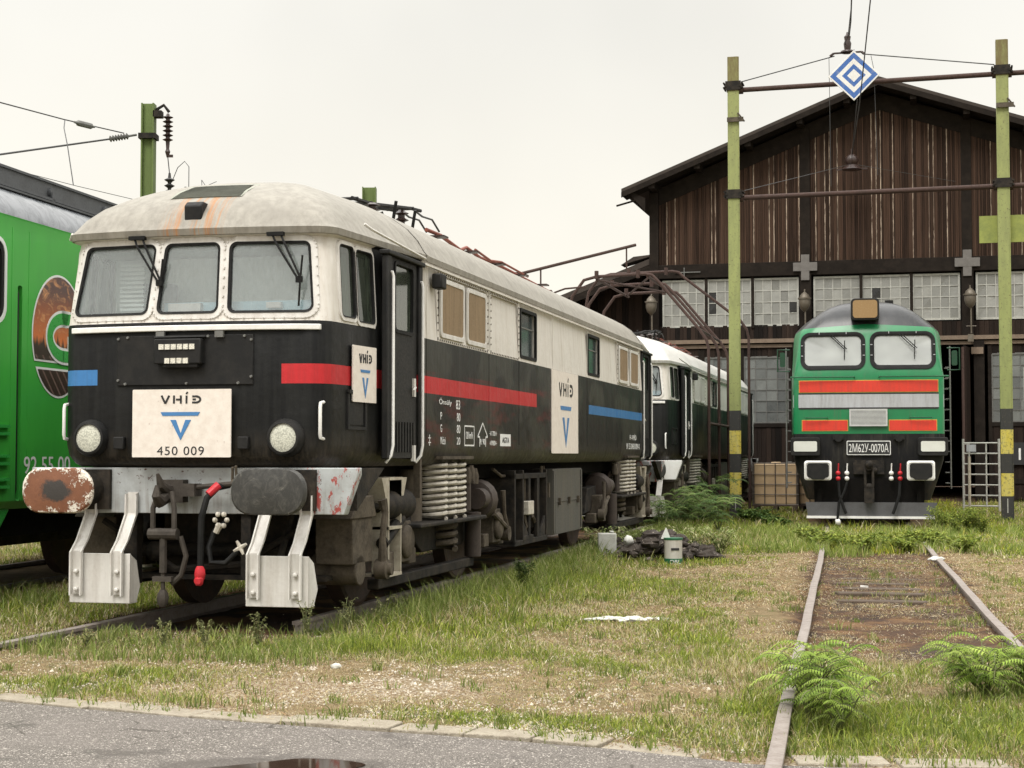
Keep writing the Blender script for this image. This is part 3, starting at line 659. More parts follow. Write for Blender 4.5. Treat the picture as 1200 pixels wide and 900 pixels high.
    # bogies
    for qc,f in ((3.93,1),(L86-3.93,-1)):
        bg = MB(); Q = lambda d: qc+f*d
        for sx in (-1,1):
            bg.box(*sorted((sx*.98,sx*1.14)),*sorted((Q(-2.5),Q(2.4))),.48,.66) if 0 else None
            bg.prism([(Q(-2.35),.50),(Q(-2.1),.86),(Q(-1.2),.90),(Q(-.75),.66),(Q(.75),.66),(Q(1.2),.90),(Q(2.1),.86),(Q(2.35),.50),(Q(2.0),.52),(Q(1.2),.66),(Q(.7),.42),(Q(-.7),.42),(Q(-1.2),.66),(Q(-2.0),.52)],'x',*sorted((sx*.96,sx*1.10)))
            bg.box(*sorted((sx*1.0,sx*1.36)),*sorted((Q(-1.6),Q(.72))),.685,.725); bg.box(*sorted((sx*1.1,sx*1.2)),*sorted((Q(-2.3),Q(.8))),.20,.29)
        bg.box(-1.1,1.1,*sorted((Q(-.3),Q(.3))),.45,.9)
        bo = bg.build('bogie', M['under'], root, bevel=.012)
        for d in (-1.64,1.64):
            m = MB()
            for sx in (-1,1): m.lathe([(.08,sx*.70),(.30,sx*.68),(.50,sx*.665),(.58,sx*.66),(.58,sx*.79),(.54,sx*.80),(.50,sx*.78),(.30,sx*.75),(.12,sx*.80)],(0,Q(d),.575),'x',36)
            m.cyl((-1.0,Q(d),.575),(1.0,Q(d),.575),.09,seg=12); m.build('wheelset', M['wheel'], bo)
        for sx in (-1,1):
            for d in (-1.64,1.64):
                m = MB(); m.cb((sx*1.12,Q(d),.575),(.22,.34,.36)); m.lathe([(.15,sx*1.2),(.15,sx*1.26),(.12,sx*1.28)],(0,Q(d),.575),'x',16); m.box(*sorted((sx*1.05,sx*1.2)),*sorted((Q(d-.42),Q(d-.22))),.36,.5); m.box(*sorted((sx*1.05,sx*1.2)),*sorted((Q(d+.42),Q(d+.22))),.36,.5)
                m.build('axle_box', M['under_light'], bo, bevel=.012)
            for k in (-1,0,1):
                m = MB(); m.coil((sx*1.20,Q(-.35+k*.33)),.125,.019,.735,1.27,9.5); m.build('coil_spring', M['springwhite'], bo)
            m = MB(); m.cb((sx*1.20,Q(-.35),1.31),(.32,1.1,.03)); m.coil((sx*1.12,Q(-.1)),.13,.03,.42,.69,3.5); m.cyl((sx*1.05,Q(-.95),.7),(sx*1.05,Q(-.95),1.2),.12,seg=14); m.sep('spring_seat', M['under_light'], bo)
            # sand box and link arm at the outer end
            m = MB(); m.box(*sorted((sx*.88,sx*1.2)),*sorted((Q(-2.95),Q(-2.45))),.45,.82); m.prism([(Q(-3.05),.82),(Q(-2.4),.82),(Q(-2.5),1.0),(Q(-2.8),1.0)],'x',*sorted((sx*.85,sx*1.22))); m.cyl((sx*.8,Q(-2.75),.40),(sx*1.2,Q(-2.75),.40),.13,seg=14); m.build('sand_box', M['under_light'], bo, bevel=.01)
            m = MB(); m.tube([(sx*1.26,Q(-2.35),.40),(sx*1.27,Q(-2.40),.65),(sx*1.27,Q(-2.33),.85),(sx*1.25,Q(-2.35),.96)],[.05,.028,.03,.045],8); m.lathe([(.085,sx*1.2),(.085,sx*1.30),(.05,sx*1.31),(.05,sx*1.34)],(0,Q(-2.35),.38),'x',16)
            m.tube([(sx*1.27,Q(1.75),.95),(sx*1.28,Q(1.78),.7),(sx*1.28,Q(1.9),.5)],[.03,.022,.04],8); m.lathe([(.08,sx*1.22),(.08,sx*1.31)],(0,Q(1.9),.48),'x',14); m.tube([(sx*1.26,Q(1.35),.72),(sx*1.28,Q(1.85),.55)],.03,8)
            m.sep('link_arm', M['under_light'], bo)
            m = MB(); m.lathe([(.05,Q(-2.2)),(.11,Q(-2.05)),(.13,Q(-1.8)),(.14,Q(-1.5)),(.10,Q(-1.45))],(sx*1.15,0,.90),'y',16); m.tube([(sx*1.2,Q(-2.2),.58),(sx*1.2,Q(-1.7),.78)],.055,10); m.cyl((sx*1.16,Q(-2.45),.90),(sx*1.16,Q(-2.2),.9),.03,seg=8)
            m.build('brake_cylinder', M['under'], bo)
            m = MB(); m.cyl((sx*1.18,Q(.95),.88),(sx*1.18,Q(1.15),.88),.11,seg=14); m.lathe([(.05,Q(1.15)),(.2,Q(1.2)),(.22,Q(1.35)),(.17,Q(1.42)),(.05,Q(1.45))],(sx*1.1,0,.86),'y',18); m.cyl((sx*1.2,Q(.75),.3),(sx*1.2,Q(.75),.75),.085,seg=12); m.cyl((sx*1.22,Q(.42),.78),(sx*1.22,Q(.42),1.15),.05,seg=10); m.cyl((sx*1.22,Q(.55),1.05),(sx*1.22,Q(.55),1.2),.06,seg=10)
            m.sep('damper', M['motorbrown'], bo)
            m = MB()
            for (d,z) in ((.38,1.15),(.52,1.17),(.66,1.14)): m.lathe([(.045,z-.1),(.05,z-.02),(.03,z+.06)],(sx*1.24,Q(d),0),'z',8)
            m.sep('valve', M['under_light'], bo)
    return root
def lens(name, base, em=0):
    n = N(name); v = n.voro(85, feature='F1', out=0); c = n.mix(n.step(v,.3,.8), base, tuple(x*.6 for x in base)); return n.pbr(c, .3, 0, n.bump(v,.25,.004), .5)
M['ragwhite'] = dirty('rag_cloth', (.60,.60,.56), (.3,.27,.2), .9, 0, .7, 14)
M['lens'] = lens('led_lens', (.75,.72,.62)); M['headlens'] = lens('head_lens', (.62,.62,.52))
M['sideglass'] = dirty('side_glass_dark', (.03,.04,.04), (.09,.11,.11), .12, 0, .5, 3, bump=.02, spec=.8)
M['boxgrey'] = dirty('box_grey', (.075,.072,.062), (.13,.11,.08), .65, 0, .6, 6, streak=True)
M['stepcream'] = dirty('step_cream', (.42,.38,.30), (.12,.09,.06), .6, 0, .6, 9)
M['wheel'] = dirty('wheel_steel', (.055,.04,.032), (.14,.08,.05), .65, .3, .6, 9)
M['motorbrown'] = dirty('brown_gear', (.055,.04,.032), (.022,.018,.015), .65, 0, .6, 9)

loco = build86()
# front plate of the first locomotive
fp, P2 = logo_plate(loco, (-.01,.372,1.585), MF, .84, .535, 'front')
text('number_lettering', '450 009', .40, .068, (-.015,P2[1],1.585-.395*.535-.005), MF, M['ink'], fp, space=1.12)
logo_plate(loco, (1.322,8.71,1.87), MS, 1.62, 1.03, 'side')
# small plate by the door follows the tapered cab side
pm = MS @ Matrix.Rotation(0,4,'Z'); ang = math.atan(.165/1.75)
MS2 = Matrix.Rotation(-ang,4,'Z') @ MS
logo_plate(loco, (1.215,1.19,1.995), MS2, .46, .46, 'side')
# stencilled data on the body side
for s_,q,z,w,h in (('Önsúly',3.24,1.83,.42,.075),('83',3.68,1.82,.14,.09),('P',3.1,1.70,.05,.07),('80',3.70,1.70,.12,.08),('G',3.1,1.585,.05,.07),('80',3.70,1.585,.12,.08),('Kézi',3.16,1.47,.16,.07),('20',3.70,1.47,.12,.07),('‡',2.72,1.47,.08,.10),
                   ('120 km/h',4.10,1.53,.25,.07),('R 90',4.62,1.47,.2,.06),('→1700←',5.05,1.56,.32,.05),('→9980←',5.05,1.46,.32,.05),):
    text('side_lettering', s_, w, h, (1.3225,q,z), MS, M['inkwhite'], loco)
a = Art(); 
for (q0,q1,z0,z1) in ((3.92,4.28,1.43,1.62),): 
    for p in (((q0,z0),(q1,z0)),((q1,z0),(q1,z1)),((q1,z1),(q0,z1)),((q0,z1),(q0,z0))): a.bar(p[0],p[1],.014)
a.bar((4.42,1.52),(4.62,1.66),.016); a.bar((4.82,1.52),(4.62,1.66),.016); a.bar((4.42,1.52),(4.5,1.52),.016); a.bar((4.74,1.52),(4.82,1.52),.016); a.bar((4.5,1.52),(4.5,1.42),.016); a.bar((4.74,1.52),(4.74,1.42),.016)
a.poly([(5.35,1.43),(5.82,1.43),(5.82,1.56),(5.35,1.56)]); a.done('side_lettering', (1.3215,0,0), MS, M['inkwhite'], loco)
text('side_lettering', 'AGTA', .3, .06, (1.3262,5.585,1.495), MS, M['ink'], loco)
for s_,z,w,h in (('H–VHÍD',1.62,.62,.10),('91 55 0450 009–0',1.47,1.25,.09)): text('side_lettering', s_, w, h, (1.3225,14.0,z), MS, M['inkwhite'], loco)

loco2 = copy_tree(loco, None, skip=('logo_plate','side_lettering','number_lettering'))
loco2.location = (-2.6784+18.6*sin(.2391), 12.3585+18.6*cos(.2391), 0)
def replain(o, a, b):
    for ch in o.children_recursive:
        if ch.type == 'MESH' and any(m in a for m in ch.data.materials):
            ch.data = ch.data.copy()
            for i,m in enumerate(ch.data.materials):
                if m in a: ch.data.materials[i] = b[a.index(m)]
M['beam_clean'] = dirty('beam_white', (.66,.66,.64), (.4,.36,.3), .5, 0, .4, 7)
replain(loco2, [M['livery'],M['beam'],M['buf_rust'],M['tan']], [M['livery_plain'],M['beam_clean'],M['buf_black'],M['white']])
for ch in loco2.children:
    if ch.get('label') == 'rusty oval buffer with flaking white rim': ch['label'] = 'scuffed black oval buffer'
tag(loco2, 'second black and white locomotive, coupled behind the first, half hidden under pipe frames', 'locomotive')

def frame(ox, oy, th):
    o = Vector((ox,oy,0)); d = Vector((sin(th),cos(th),0)); r = Vector((cos(th),-sin(th),0))
    return lambda lat,q,z=0: o+r*lat+d*q+Vector((0,0,z))
FB = frame(-2.6784,12.3585,.2391); THB = .2391
def W(px, py, Y):
    u = -(py-450)/FL; c,s = cos(PITCH),sin(PITCH); r = Vector(((px-600)/FL, c-u*s, s+u*c)); t = Y/r.y
    return Vector((0,0,HC))+r*t

# ================================================================== green diesel with red bands
THM = .2027; FM = frame(6.63,30.05,THM)
def m62_mat():
    n = N('green_livery'); x,y,z = n.xyz(); a = n.noise(3,5,.6,st=(1,1,.4))
    g = n.mix(n.step(a,.4,.75,0,.5), (.010,.18,.062), (.011,.11,.045)); bk = n.mix(n.step(a,.4,.7), (.012,.012,.013), (.03,.028,.025)); rf = n.mix(n.step(a,.4,.7), (.010,.011,.013), (.03,.031,.033))
    bk = n.mix(n.mul(n.step(z,.95,.55), n.step(n.noise(9,5,.7,st=(1,1,.3)),.4,.7)), bk, (.07,.05,.035))
    c = n.mix(n.gt(z,1.73), bk, g); arc = n.math('MULTIPLY_ADD', n.math('ABSOLUTE', x), -.06, 3.80); c = n.mix(n.gt(z,arc), c, rf); sk_ = n.mul(n.step(n.noise(20,5,.7,st=(1,1,.08)),.5,.75,0,.5), n.step(n.noise(1.5,3),.4,.6)); c = n.mix(sk_, c, (.10,.09,.07))
    return n.pbr(c, n.mix(n.gt(z,1.73),(.5,.5,.5),(.3,.3,.3)), 0, n.bump(n.noise(1.5,3), .25, .015), n.mix(n.gt(z,1.73),(.15,.15,.15),(.45,.45,.45)))
M['m62'] = m62_mat()
M['m62red'] = dirty('band_red', (.66,.045,.025), (.36,.05,.035), .4, 0, .6, 9, streak=True); M['yellow'] = dirty('band_edge_yellow', (.65,.40,.06), (.4,.25,.05), .5, 0, .3, 9)
M['silver'] = dirty('band_silver', (.42,.43,.45), (.2,.19,.18), .4, 0, .6, 9, streak=True); M['amber'] = dirty('amber_lens', (.30,.19,.085), (.2,.13,.06), .2, 0, .3, 3); M['m62green'] = dirty('green_metal', (.012,.11,.045), (.02,.06,.03), .4, 0, .4, 9)
M['milky'] = dirty('milky_lens', (.62,.63,.58), (.4,.4,.36), .2, 0, .3, 5); M['plough'] = dirty('plough_grey', (.10,.10,.105), (.05,.045,.04), .5, .1, .5, 5)
L62 = 17.0
B62 = Body([(.50,1.18,1.12,.14,.12,.02),(.85,1.30,1.24,.07,.12,.03),(1.25,1.42,1.36,.02,.12,.04),(1.55,1.45,1.38,0,.13,.05),(2.78,1.45,1.38,0,.14,.05),(2.92,1.44,1.36,.03,.2,.06),(3.62,1.40,1.27,.22,.26,.08),(3.74,1.36,1.22,.27,.28,.08),
    (3.82,1.29,1.14,.31,.3,.08),(3.93,1.17,1.03,.36,.3,.08),(4.05,1.0,.88,.45,.3,.08),(4.15,.82,.72,.58,.26,.08),(4.23,.62,.54,.78,.22,.06),(4.285,.4,.33,1.1,.14,.04),(4.31,.12,.1,1.7,.04,.02)], L62, 1.6)
M['mirr'] = dirty('mirror_green', (.008,.05,.022), (.02,.03,.02), .5, 0, .5, 9)
M['alu'] = dirty('aluminium', (.55,.56,.55), (.3,.3,.28), .4, .1, .4, 9)
def build62():
    root = empty('diesel_locomotive', FM(0,0), -THM, 'green diesel locomotive with red and silver bands across its front, standing before the shed', 'locomotive')
    m = MB(); m.rings([B62.contour(l) for l in B62.lv]); body = m.build('body', M['m62'], root); cut = []
    c = MB(); c.rings([B62.contour(B62.par(z), .06, qend=1.55) for z in (2.2,2.9,3.66)]); cut.append(c.build('cut', M['m62'], root))
    WN = [(-1.19,-.09),(.09,1.19)]
    for a,b in WN:
        c = MB(); c.prism(rrect(a,b,2.98,3.60,.13,6), 'y', -.4,.9); cut.append(c.build('cut', M['m62'], root))
    boolean(body, cut)
    S = lambda poly,off: [(x,B62.q(x,z)-off,z) for x,z in poly]
    for a,b in WN:
        P = rrect(a-.05,b+.05,2.93,3.65,.18,6); Q = rrect(a,b,2.98,3.60,.13,6); R2 = rrect(a+.03,b-.03,3.01,3.57,.10,6)
        m = MB(); m.rings([S(P,-.01),S(P,.02),S(Q,.02),S(R2,.005),S(R2,-.03)], cap=False); fr = m.build('window_frame', M['rubber'], root)
        m = MB(); n_ = len(R2); m.add(S(R2,-.015)+[((a+b)/2,B62.q((a+b)/2,3.28)+.02,3.28)], [(i,(i+1)%n_,n_) for i in range(n_)]); m.build('glass', M['glass_m62'], fr)
        m = MB()
        for x,z in [(a-.02,3.2),(a-.02,3.4),(b+.02,3.2),(b+.02,3.4),(a+.3,3.63),(b-.3,3.63)]: m.cb((x,B62.q(x,z)-.02,z),(.04,.02,.015) if z<3.6 else (.015,.02,.04))
        m.sep('clip', M['silver'], fr)
        x0 = (a+b)/2-.05; m = MB(); q = B62.q(x0,3.6)-.04
        for dx in (0,.05): m.tube([(x0+dx-.02,q,3.60),(x0+dx+.26,q-.10,3.32)],.009,5)
        m.tube([(x0+.27,q-.08,3.48),(x0+.26,q-.12,3.12)],.009,5); m.build('wiper', M['rubber'], root)
    m = MB(); m.box(-1.2,1.2,1.3,1.36,2.2,3.6); m.box(-.6,-.2,1.0,1.15,2.2,3.2); m.cur = 1; m.box(-1.15,1.15,.35,.6,2.2,2.95); m.cur = 2; m.box(.45,.85,.85,1.0,2.2,3.35)
    m.build('cab_interior', [M['cabwall'],M['m62green'],M['seat']], root)
    def band(name, x0,x1,z0,z1,mat,off,parent=root,nx=10): return B62.skin(x0,x1,z0,z1,off,.006,nx,1).build(name, mat, parent)
    for x0,x1,z0,z1 in ((-1.27,1.27,2.50,2.73),(-1.22,-.37,1.78,1.99),(.37,1.24,1.78,1.99)):
        o = band('red_band', x0,x1,z0,z1,M['yellow'],.001); band('red_fill', x0+.010,x1-.010,z0+.010,z1-.010,M['m62red'],.006,o)
    o = band('silver_band', -1.375,1.375,2.19,2.49,M['ink'],.001,nx=24); band('silver_fill', -1.375,1.375,2.22,2.465,M['silver'],.006,o,nx=24)
    m = MB(); m.box(-.34,.34,-.045,.02,1.88,2.18); gr = m.build('grille', M['ink'], root, bevel=.01); m = MB()
    for k in range(12): m.box(-.32,.32,-.058,-.044,1.9+k*.0225,1.915+k*.0225)
    for a_,b_,c_,d_ in ((-.345,.345,2.165,2.19),(-.345,.345,1.87,1.895),(-.345,-.32,1.895,2.165),(.32,.345,1.895,2.165)): m.box(a_,b_,-.062,-.04,c_,d_)
    m.build('louvre', M['alu'], gr)
    m = MB()
    for z in (2.03,): 
        for a,b in ((-1.15,-.75),(.75,1.15)): m.tube([(a,-.0,z),(a,-.07,z),(b,-.07,z),(b,0,z)],.012,6)
    for a,b in ((-1.42,-.25),(.2,1.45)): m.tube([(a,.2 if abs(a)>1.3 else 0,2.79),(a,-.07,2.79),(b,-.07,2.79),(b,.2 if abs(b)>1.3 else 0,2.79)],.014,6)
    m.sep('handrail', M['m62green'], root)
    m = MB(); m.prism(rrect(-.30,.22,3.86,4.27,.07),'y',.10,.9); hb = m.build('headlight_box', M['black_metal'], root, bevel=.01)
    m = MB(); m.prism(rrect(-.265,.185,3.90,4.235,.06),'y',.085,.11); m.build('lens', M['amber'], hb)
    m = MB(); m.cyl((.43,1.2,4.0),(.43,1.2,4.32),.08); m.cyl((-.5,1.3,3.95),(-.5,1.3,4.22),.07); m.cyl((.0,1.6,4.1),(.0,1.6,4.33),.2); m.sep('roof_vent', M['black_metal'], root)
    for sx in (-1,1):
        x = sx*1.155; m = MB(); m.prism(rrect(x-.27,x+.27,1.32,1.66,.04),'y',-.11,.1); h = m.build('headlight', M['black_metal'], root, bevel=.01)
        m = MB(); m.prism(rrect(x-.215,x+.215,1.40,1.59,.03),'y',-.12,-.10); m.build('lens', M['milky'], h)
        x = sx*.925; m = MB(); m.rings([[(p[0],y,p[1]) for p in rrect(x-.25-g,x+.25+g,.87-g,1.23+g,.05)] for g,y in ((0,-.28),(0,-.34),(-.03,-.36),(-.035,-.34))]); b = m.build('buffer', M['white_clean'], root)
        m = MB(); m.prism(rrect(x-.20,x+.20,.92,1.18,.05),'y',-.362,-.342); m.prism([(x-.1,.88),(x+.1,.88),(x+.18,.95),(x-.18,.95)],'y',-.365,-.342); m.build('buffer_face', M['black_metal'], b); m = MB(); m.cyl((x,-.3,1.05),(x,.1,1.05),.12); m.build('buffer_shank', M['under'], b)
        m = MB(); X = sx*1.45; m.tube([(X,.35,3.33),(X+sx*.22,.30,3.33),(X+sx*.22,.30,2.92),(X,.35,2.92)],.014,6); m.prism(rrect(*sorted((X+sx*.08,X+sx*.18)),3.0,3.28,.03),'y',.27,.31); m.build('mirror', M['mirr'], root)
        m = MB()
        for k in range(12): m.tube([(X,.9,.8+k*.2),(X+sx*.08,.9,.8+k*.2),(X+sx*.08,1.3,.8+k*.2),(X,1.3,.8+k*.2)],.010,5)
        m.tube([(X+sx*.08,.85,.7),(X+sx*.08,.85,3.4)],.015,6); m.build('ladder', M['grey'], root)
        for x,mt in ((sx*.56,M['red']),(sx*.40,M['white_clean'])):
            m = MB(); m.blob((x,-.16,1.0),.045,8); m.blob((x,-.17,.90),.045,8); m.tube([(x,-.14,1.0),(x+.01,-.16,1.18)],.012,6); m.sep('hose_tap', mt, root)
        m = MB(); m.tube([(sx*.56,-.15,.92),(sx*.54,-.2,.6),(sx*.46,-.22,.35),(sx*.42,-.22,.25)],.028,8); 
        if sx<0: m.tube([(-.38,-.15,.88),(-.45,-.2,.66),(-.55,-.22,.45),(-.58,-.22,.12)],.024,8)
        m.build('brake_hose', M['rubber'], root)
        m = MB(); m.cyl((sx*.55,-.08,1.65),(sx*.55,.05,1.65),.07); m.cb((sx*.55,-.02,1.67),(.2,.08,.1)); m.build('lamp_bracket', M['black_metal'], root)
    m = MB(); m.blob((-.57,-.22,.1),.06,8,.2); m.sep('hose_tap', M['white_clean'], root)
    m = MB(); m.box(-.28,.28,-.06,.05,.98,1.24); m.cyl((0,.0,1.12),(0,-.25,1.12),.07); m.blob((0,-.24,1.16),.08,8)
    for x in (-.07,.07): m.tube([(x,-.2,1.1),(x,-.24,.8),(x*.5,-.24,.55)],.025,8)
    m.box(-.09,.09,-.3,-.18,.45,.72); m.blob((0,-.24,.75),.07,8); m.blob((.1,-.1,1.05),.06,8); m.build('coupling', M['under'], root)
    m = MB(); m.prism([(-1.16,.46),(1.22,.46),(1.16,.20),(-1.12,.20)],'y',-.10,-.06); pl = m.build('plough', M['plough'], root); m = MB(); m.box(-1.14,1.17,-.13,-.10,.16,.205); m.build('plough_edge', M['white_clean'], pl)
    m = MB(); m.box(-1.0,1.0,-.02,.3,.3,.9); 
    for x in (-.9,0,.9): m.box(x-.04,x+.04,-.08,.1,.4,.7)
    m.build('underframe', M['dark'], root)
    for qc in (3.9,13.1):
        m = MB()
        for sx in (-1,1): m.box(*sorted((sx*1.0,sx*1.18)),qc-2.6,qc+2.6,.55,.8)
        m.box(-1.0,1.0,qc-.3,qc+.3,.6,.8)
        bo = m.build('bogie', M['under'], root)
        for d in (-2,0,2):
            m = MB(); 
            for sx in (-1,1): m.lathe([(.1,sx*.68),(.5,sx*.67),(.52,sx*.8),(.1,sx*.8)],(0,qc+d,.525),'x',24)
            m.cyl((-1,qc+d,.525),(1,qc+d,.525),.09); m.build('wheelset', M['wheel'], bo)
    m = MB(); m.box(-1.1,1.1,6.6,10.4,.4,1.0); m.build('fuel_tank', M['under'], root)
    m = MB(); m.prism(rrect(-.40,.40,1.335,1.60,.02),'y',-.03,0); p = m.build('number_plate', M['inkwhite'], root); m = MB(); m.prism(rrect(-.385,.385,1.35,1.585,.015),'y',-.033,-.029); m.build('plate_ground', M['ink'], p)
    text('plate_lettering', '2М62У-0070А', .72, .16, (0,-.0355,1.467), MF, M['inkwhite'], p)
M['glass_m62'] = make_glass('haze_glass', (.8,.82,.8), .62, (.50,.52,.50), 1.6, (.2,.2,.25), (.8,1.15), 1)
build62()

# ================================================================== bright green locomotive, left edge
G = frame(-4.79,15.1,.1944); GO = G(-1.5,-2.0)
def green_mat():
    n = N('bright_green_livery'); x,y,z = n.xyz(); a = n.noise(2,5,.6,st=(1,1,.3))
    g = n.mix(n.step(a,.35,.75,0,.6), (.055,.40,.05), (.04,.29,.045)); g = n.mix(n.mul(n.step(z,1.5,.9), n.step(a,.4,.6,.3,.8)), g, (.03,.14,.04))  # lower side painted darker green, standing in for shade by the black locomotive
    rf = n.mix(n.step(n.noise(5,6,.7,dist=1),.4,.65), (.19,.20,.215), (.09,.10,.11)); c = n.mix(n.gt(z,3.605), g, rf)
    return n.pbr(c, .25, 0, n.bump(n.noise(1.4,3), .12, .01), .5)
M['gl'] = green_mat()
def sunset():
    n = N('sunset_picture'); x,y,z = n.xyz(); a = n.noise(5,6,.7,st=(1,1,2.2),dist=.8)
    c = n.mix(n.step(n.add(z,n.mul(n.math('SUBTRACT',a,.5),.5)), 2.95,2.45), (.10,.055,.05), (.62,.17,.045)); c = n.mix(n.step(a,.5,.7), c, (.75,.35,.14)); c = n.mix(n.step(n.add(z,n.mul(n.noise(20,2,st=(1,1,.1)),.25)), 2.62,2.55), c, (.035,.018,.012))
    c = n.mix(n.mul(n.lt(z,2.32), n.step(n.math('FRACT', n.mul(n.add(y,z),7)),.75,.85)), c, (.16,.10,.08)); return n.pbr(c,.3)
M['sunset'] = sunset(); M['decalgreen'] = dirty('decal_green', (.035,.34,.055), (.03,.25,.05), .3, 0, .2, 6)
M['thingrey'] = dirty('roof_fairing', (.085,.09,.095), (.04,.04,.04), .5, .1, .6, 5)
M['whiteedge'] = dirty('white_edge', (.74,.76,.72), (.5,.5,.48), .4, 0, .2, 9)
def build_green():
    root = empty('bright_green_locomotive', GO, -.1944, 'bright green locomotive with oval sunset emblem at the left edge behind the rusty buffer', 'locomotive')
    LG = 18.5; BG = Body([(.82,1.44,1.30,.2,.2,.1),(.90,1.5,1.36,.12,.22,.12),(3.58,1.5,1.36,.3,.25,.14),(3.605,1.51,1.37,.3,.25,.14),(3.66,1.49,1.35,.32,.25,.14),(3.80,1.40,1.26,.4,.25,.14),(3.95,1.20,1.08,.55,.25,.12),(4.03,.98,.88,.7,.25,.1),(4.10,.6,.5,1.0,.2,.08),(4.13,.2,.16,1.5,.06,.02)], LG, 1.6)
    m = MB(); m.rings([BG.contour(l) for l in BG.lv]); body = m.build('body', M['gl'], root); cut = []
    for sx in (-1,1):
        c = MB(); c.prism(rrect(1.25,2.05,2.60,3.35,.14,6),'x',*sorted((sx*1.42,sx*1.7))); cut.append(c.build('cut',M['gl'],root))
        c = MB(); c.prism(rrect(2.31,2.40,.90,2.96,.03,3),'x',*sorted((sx*1.44,sx*1.7))); cut.append(c.build('cut',M['gl'],root))
        c = MB(); c.prism(rrect(2.62,17,3.70,3.72,.008,2),'x',*sorted((sx*1.46,sx*1.7))) if 0 else None
    for a,b in ((-1.2,-.08),(.08,1.2)):
        c = MB(); c.prism(rrect(a,b,2.5,3.3,.1,5),'y',-.3,.45); cut.append(c.build('cut',M['gl'],root))
    boolean(body, cut)
    for sx in (-1,1):
        m = ringpoly(rrect(1.22,2.09,2.565,3.385,.17,6), rrect(1.25,2.05,2.60,3.35,.14,6), 'x', sx*1.495, sx*1.508); fr = m.build('window_frame', M['whiteedge'], root)
        m = ringpoly(rrect(1.25,2.05,2.60,3.35,.14,6), rrect(1.30,2.00,2.65,3.30,.10,6), 'x', sx*1.45, sx*1.50); m.build('gasket', M['rubber'], fr)
        m = MB(); m.prism(rrect(1.26,2.04,2.61,3.34,.13,6),'x',sx*1.45,sx*1.455); m.build('glass', M['sideglass'], fr)
        m = MB(); m.tube([(sx*1.46,2.355,.95),(sx*1.475,2.355,1.0),(sx*1.475,2.355,2.88),(sx*1.46,2.355,2.92)],.014,8); m.box(*sorted((sx*1.435,sx*1.44)),2.31,2.40,.9,2.96); m.build('handrail', M['black_metal'], root)
        m = MB()
        for z in (.95,1.17,1.45):
            for k in range(1,3): m.prism([(0,0),(0,.04),(.05,0)],'x',0,0) if 0 else m.box(*sorted((sx*1.49,sx*1.53)),1.2,2.15,z+k*.07,z+k*.07+.03)
        m.sep('side_louvre', M['decalgreen'], root)
        for z0,z1 in ((1.0,3.5),):
            m = MB(); m.box(*sorted((sx*1.495,sx*1.503)),2.19,2.205,z0,z1); m.box(*sorted((sx*1.495,sx*1.503)),2.52,2.535,z0,z1); m.box(*sorted((sx*1.495,sx*1.503)),5.4,5.415,z0,z1); m.sep('seam_strip', M['gl'], root)
        m = MB(); m.box(*sorted((sx*.75,sx*1.05)),1.5,13.0,4.02,4.20); m.box(*sorted((sx*1.05,sx*1.10)),.8,17.0,4.01,4.035); m.box(*sorted((sx*.7,sx*1.07)),1.5,13.0,4.20,4.225)
        m.box(*sorted((sx*1.2,sx*1.26)),.8,17,3.93,3.95)
        for q in (2.0,3.8,5.1,6.6,8.4): m.cyl((sx*1.05,q,4.10),(sx*1.09,q,4.10),.05); m.box(*sorted((sx*1.05,sx*1.10)),q-.03,q+.03,4.0,4.1)
        m.sep('roof_fairing', M['thingrey'], root)
    m = MB(); m.box(-.7,.7,4.6,8.0,4.15,4.26); m.box(-.3,.3,5.8,6.1,4.2,4.34); m.cyl((.55,5.9,4.2),(.55,5.9,4.36),.07); m.sep('roof_gear', M['black_metal'], root)
    for a,b in ((-1.2,-.08),(.08,1.2)): m = MB(); m.prism(rrect(a+.0,b-.0,2.5,3.3,.1,5),'y',.40,.41); m.build('windscreen', M['sideglass'], root)
    # oval emblem
    cx,cz,rx,rz = 3.15,2.525,.56,.62
    def ov(kx, kz, off, name, mat, parent, cut=None, n=64):
        for lo,hi in ((2.255,9),(0,2.20)):
            P = []
            for i in range(n):
                a = 2*pi*i/n; p = (cx+kx*cos(a), cz+kz*sin(a)); P.append(p)
            d = (kx-rx)
            lo2,hi2 = lo-d, hi+d
            Q = []
            for i in range(n):
                p,q = P[i],P[(i+1)%n]; inp = lo2<=p[1]<=hi2; inq = lo2<=q[1]<=hi2
                if inp: Q.append(p)
                if inp != inq:
                    zc = lo2 if (min(p[1],q[1]) < lo2 <= max(p[1],q[1])) else hi2; t = (zc-p[1])/(q[1]-p[1]); Q.append((p[0]+(q[0]-p[0])*t, zc))
            Art().poly(Q,.002).done(name, (1.5+off,0,0), MS, mat, parent)
    ov(rx,rz,.003,'oval_emblem',M['whiteedge'],root); ov(rx-.022,rz-.022,.006,'emblem_picture',M['sunset'],root)
    # the letter inside the emblem
    for w,off,mat in ((.17,.0085,M['whiteedge']),(.115,.011,M['decalgreen'])):
        a = Art(); e = .0 if w<.15 else .0275
        a.arc((3.25,2.52),.30,.19,w,75,180,14); a.arc((3.25,2.52),.30,.19,w,180,270,12)
        a.bar((3.25-.02,2.33),(3.62+e*.5,2.33),w); a.bar((3.2,2.71),(3.6+e*.5,2.71),w*.98) if 1 else None
        a.bar((3.36-e,2.47),(3.62+e,2.47),w*.8)
        a.done('emblem_letter', (1.5+off,0,0), MS, mat, root)
    text('number_lettering', '92 55 00', .96, .17, (1.503,2.47+.48,1.235), MS, M['inkwhite'], root)
    m = MB(); m.box(-1.3,1.3,.6,17.9,.55,.83); m.build('underframe', M['dark'], root)
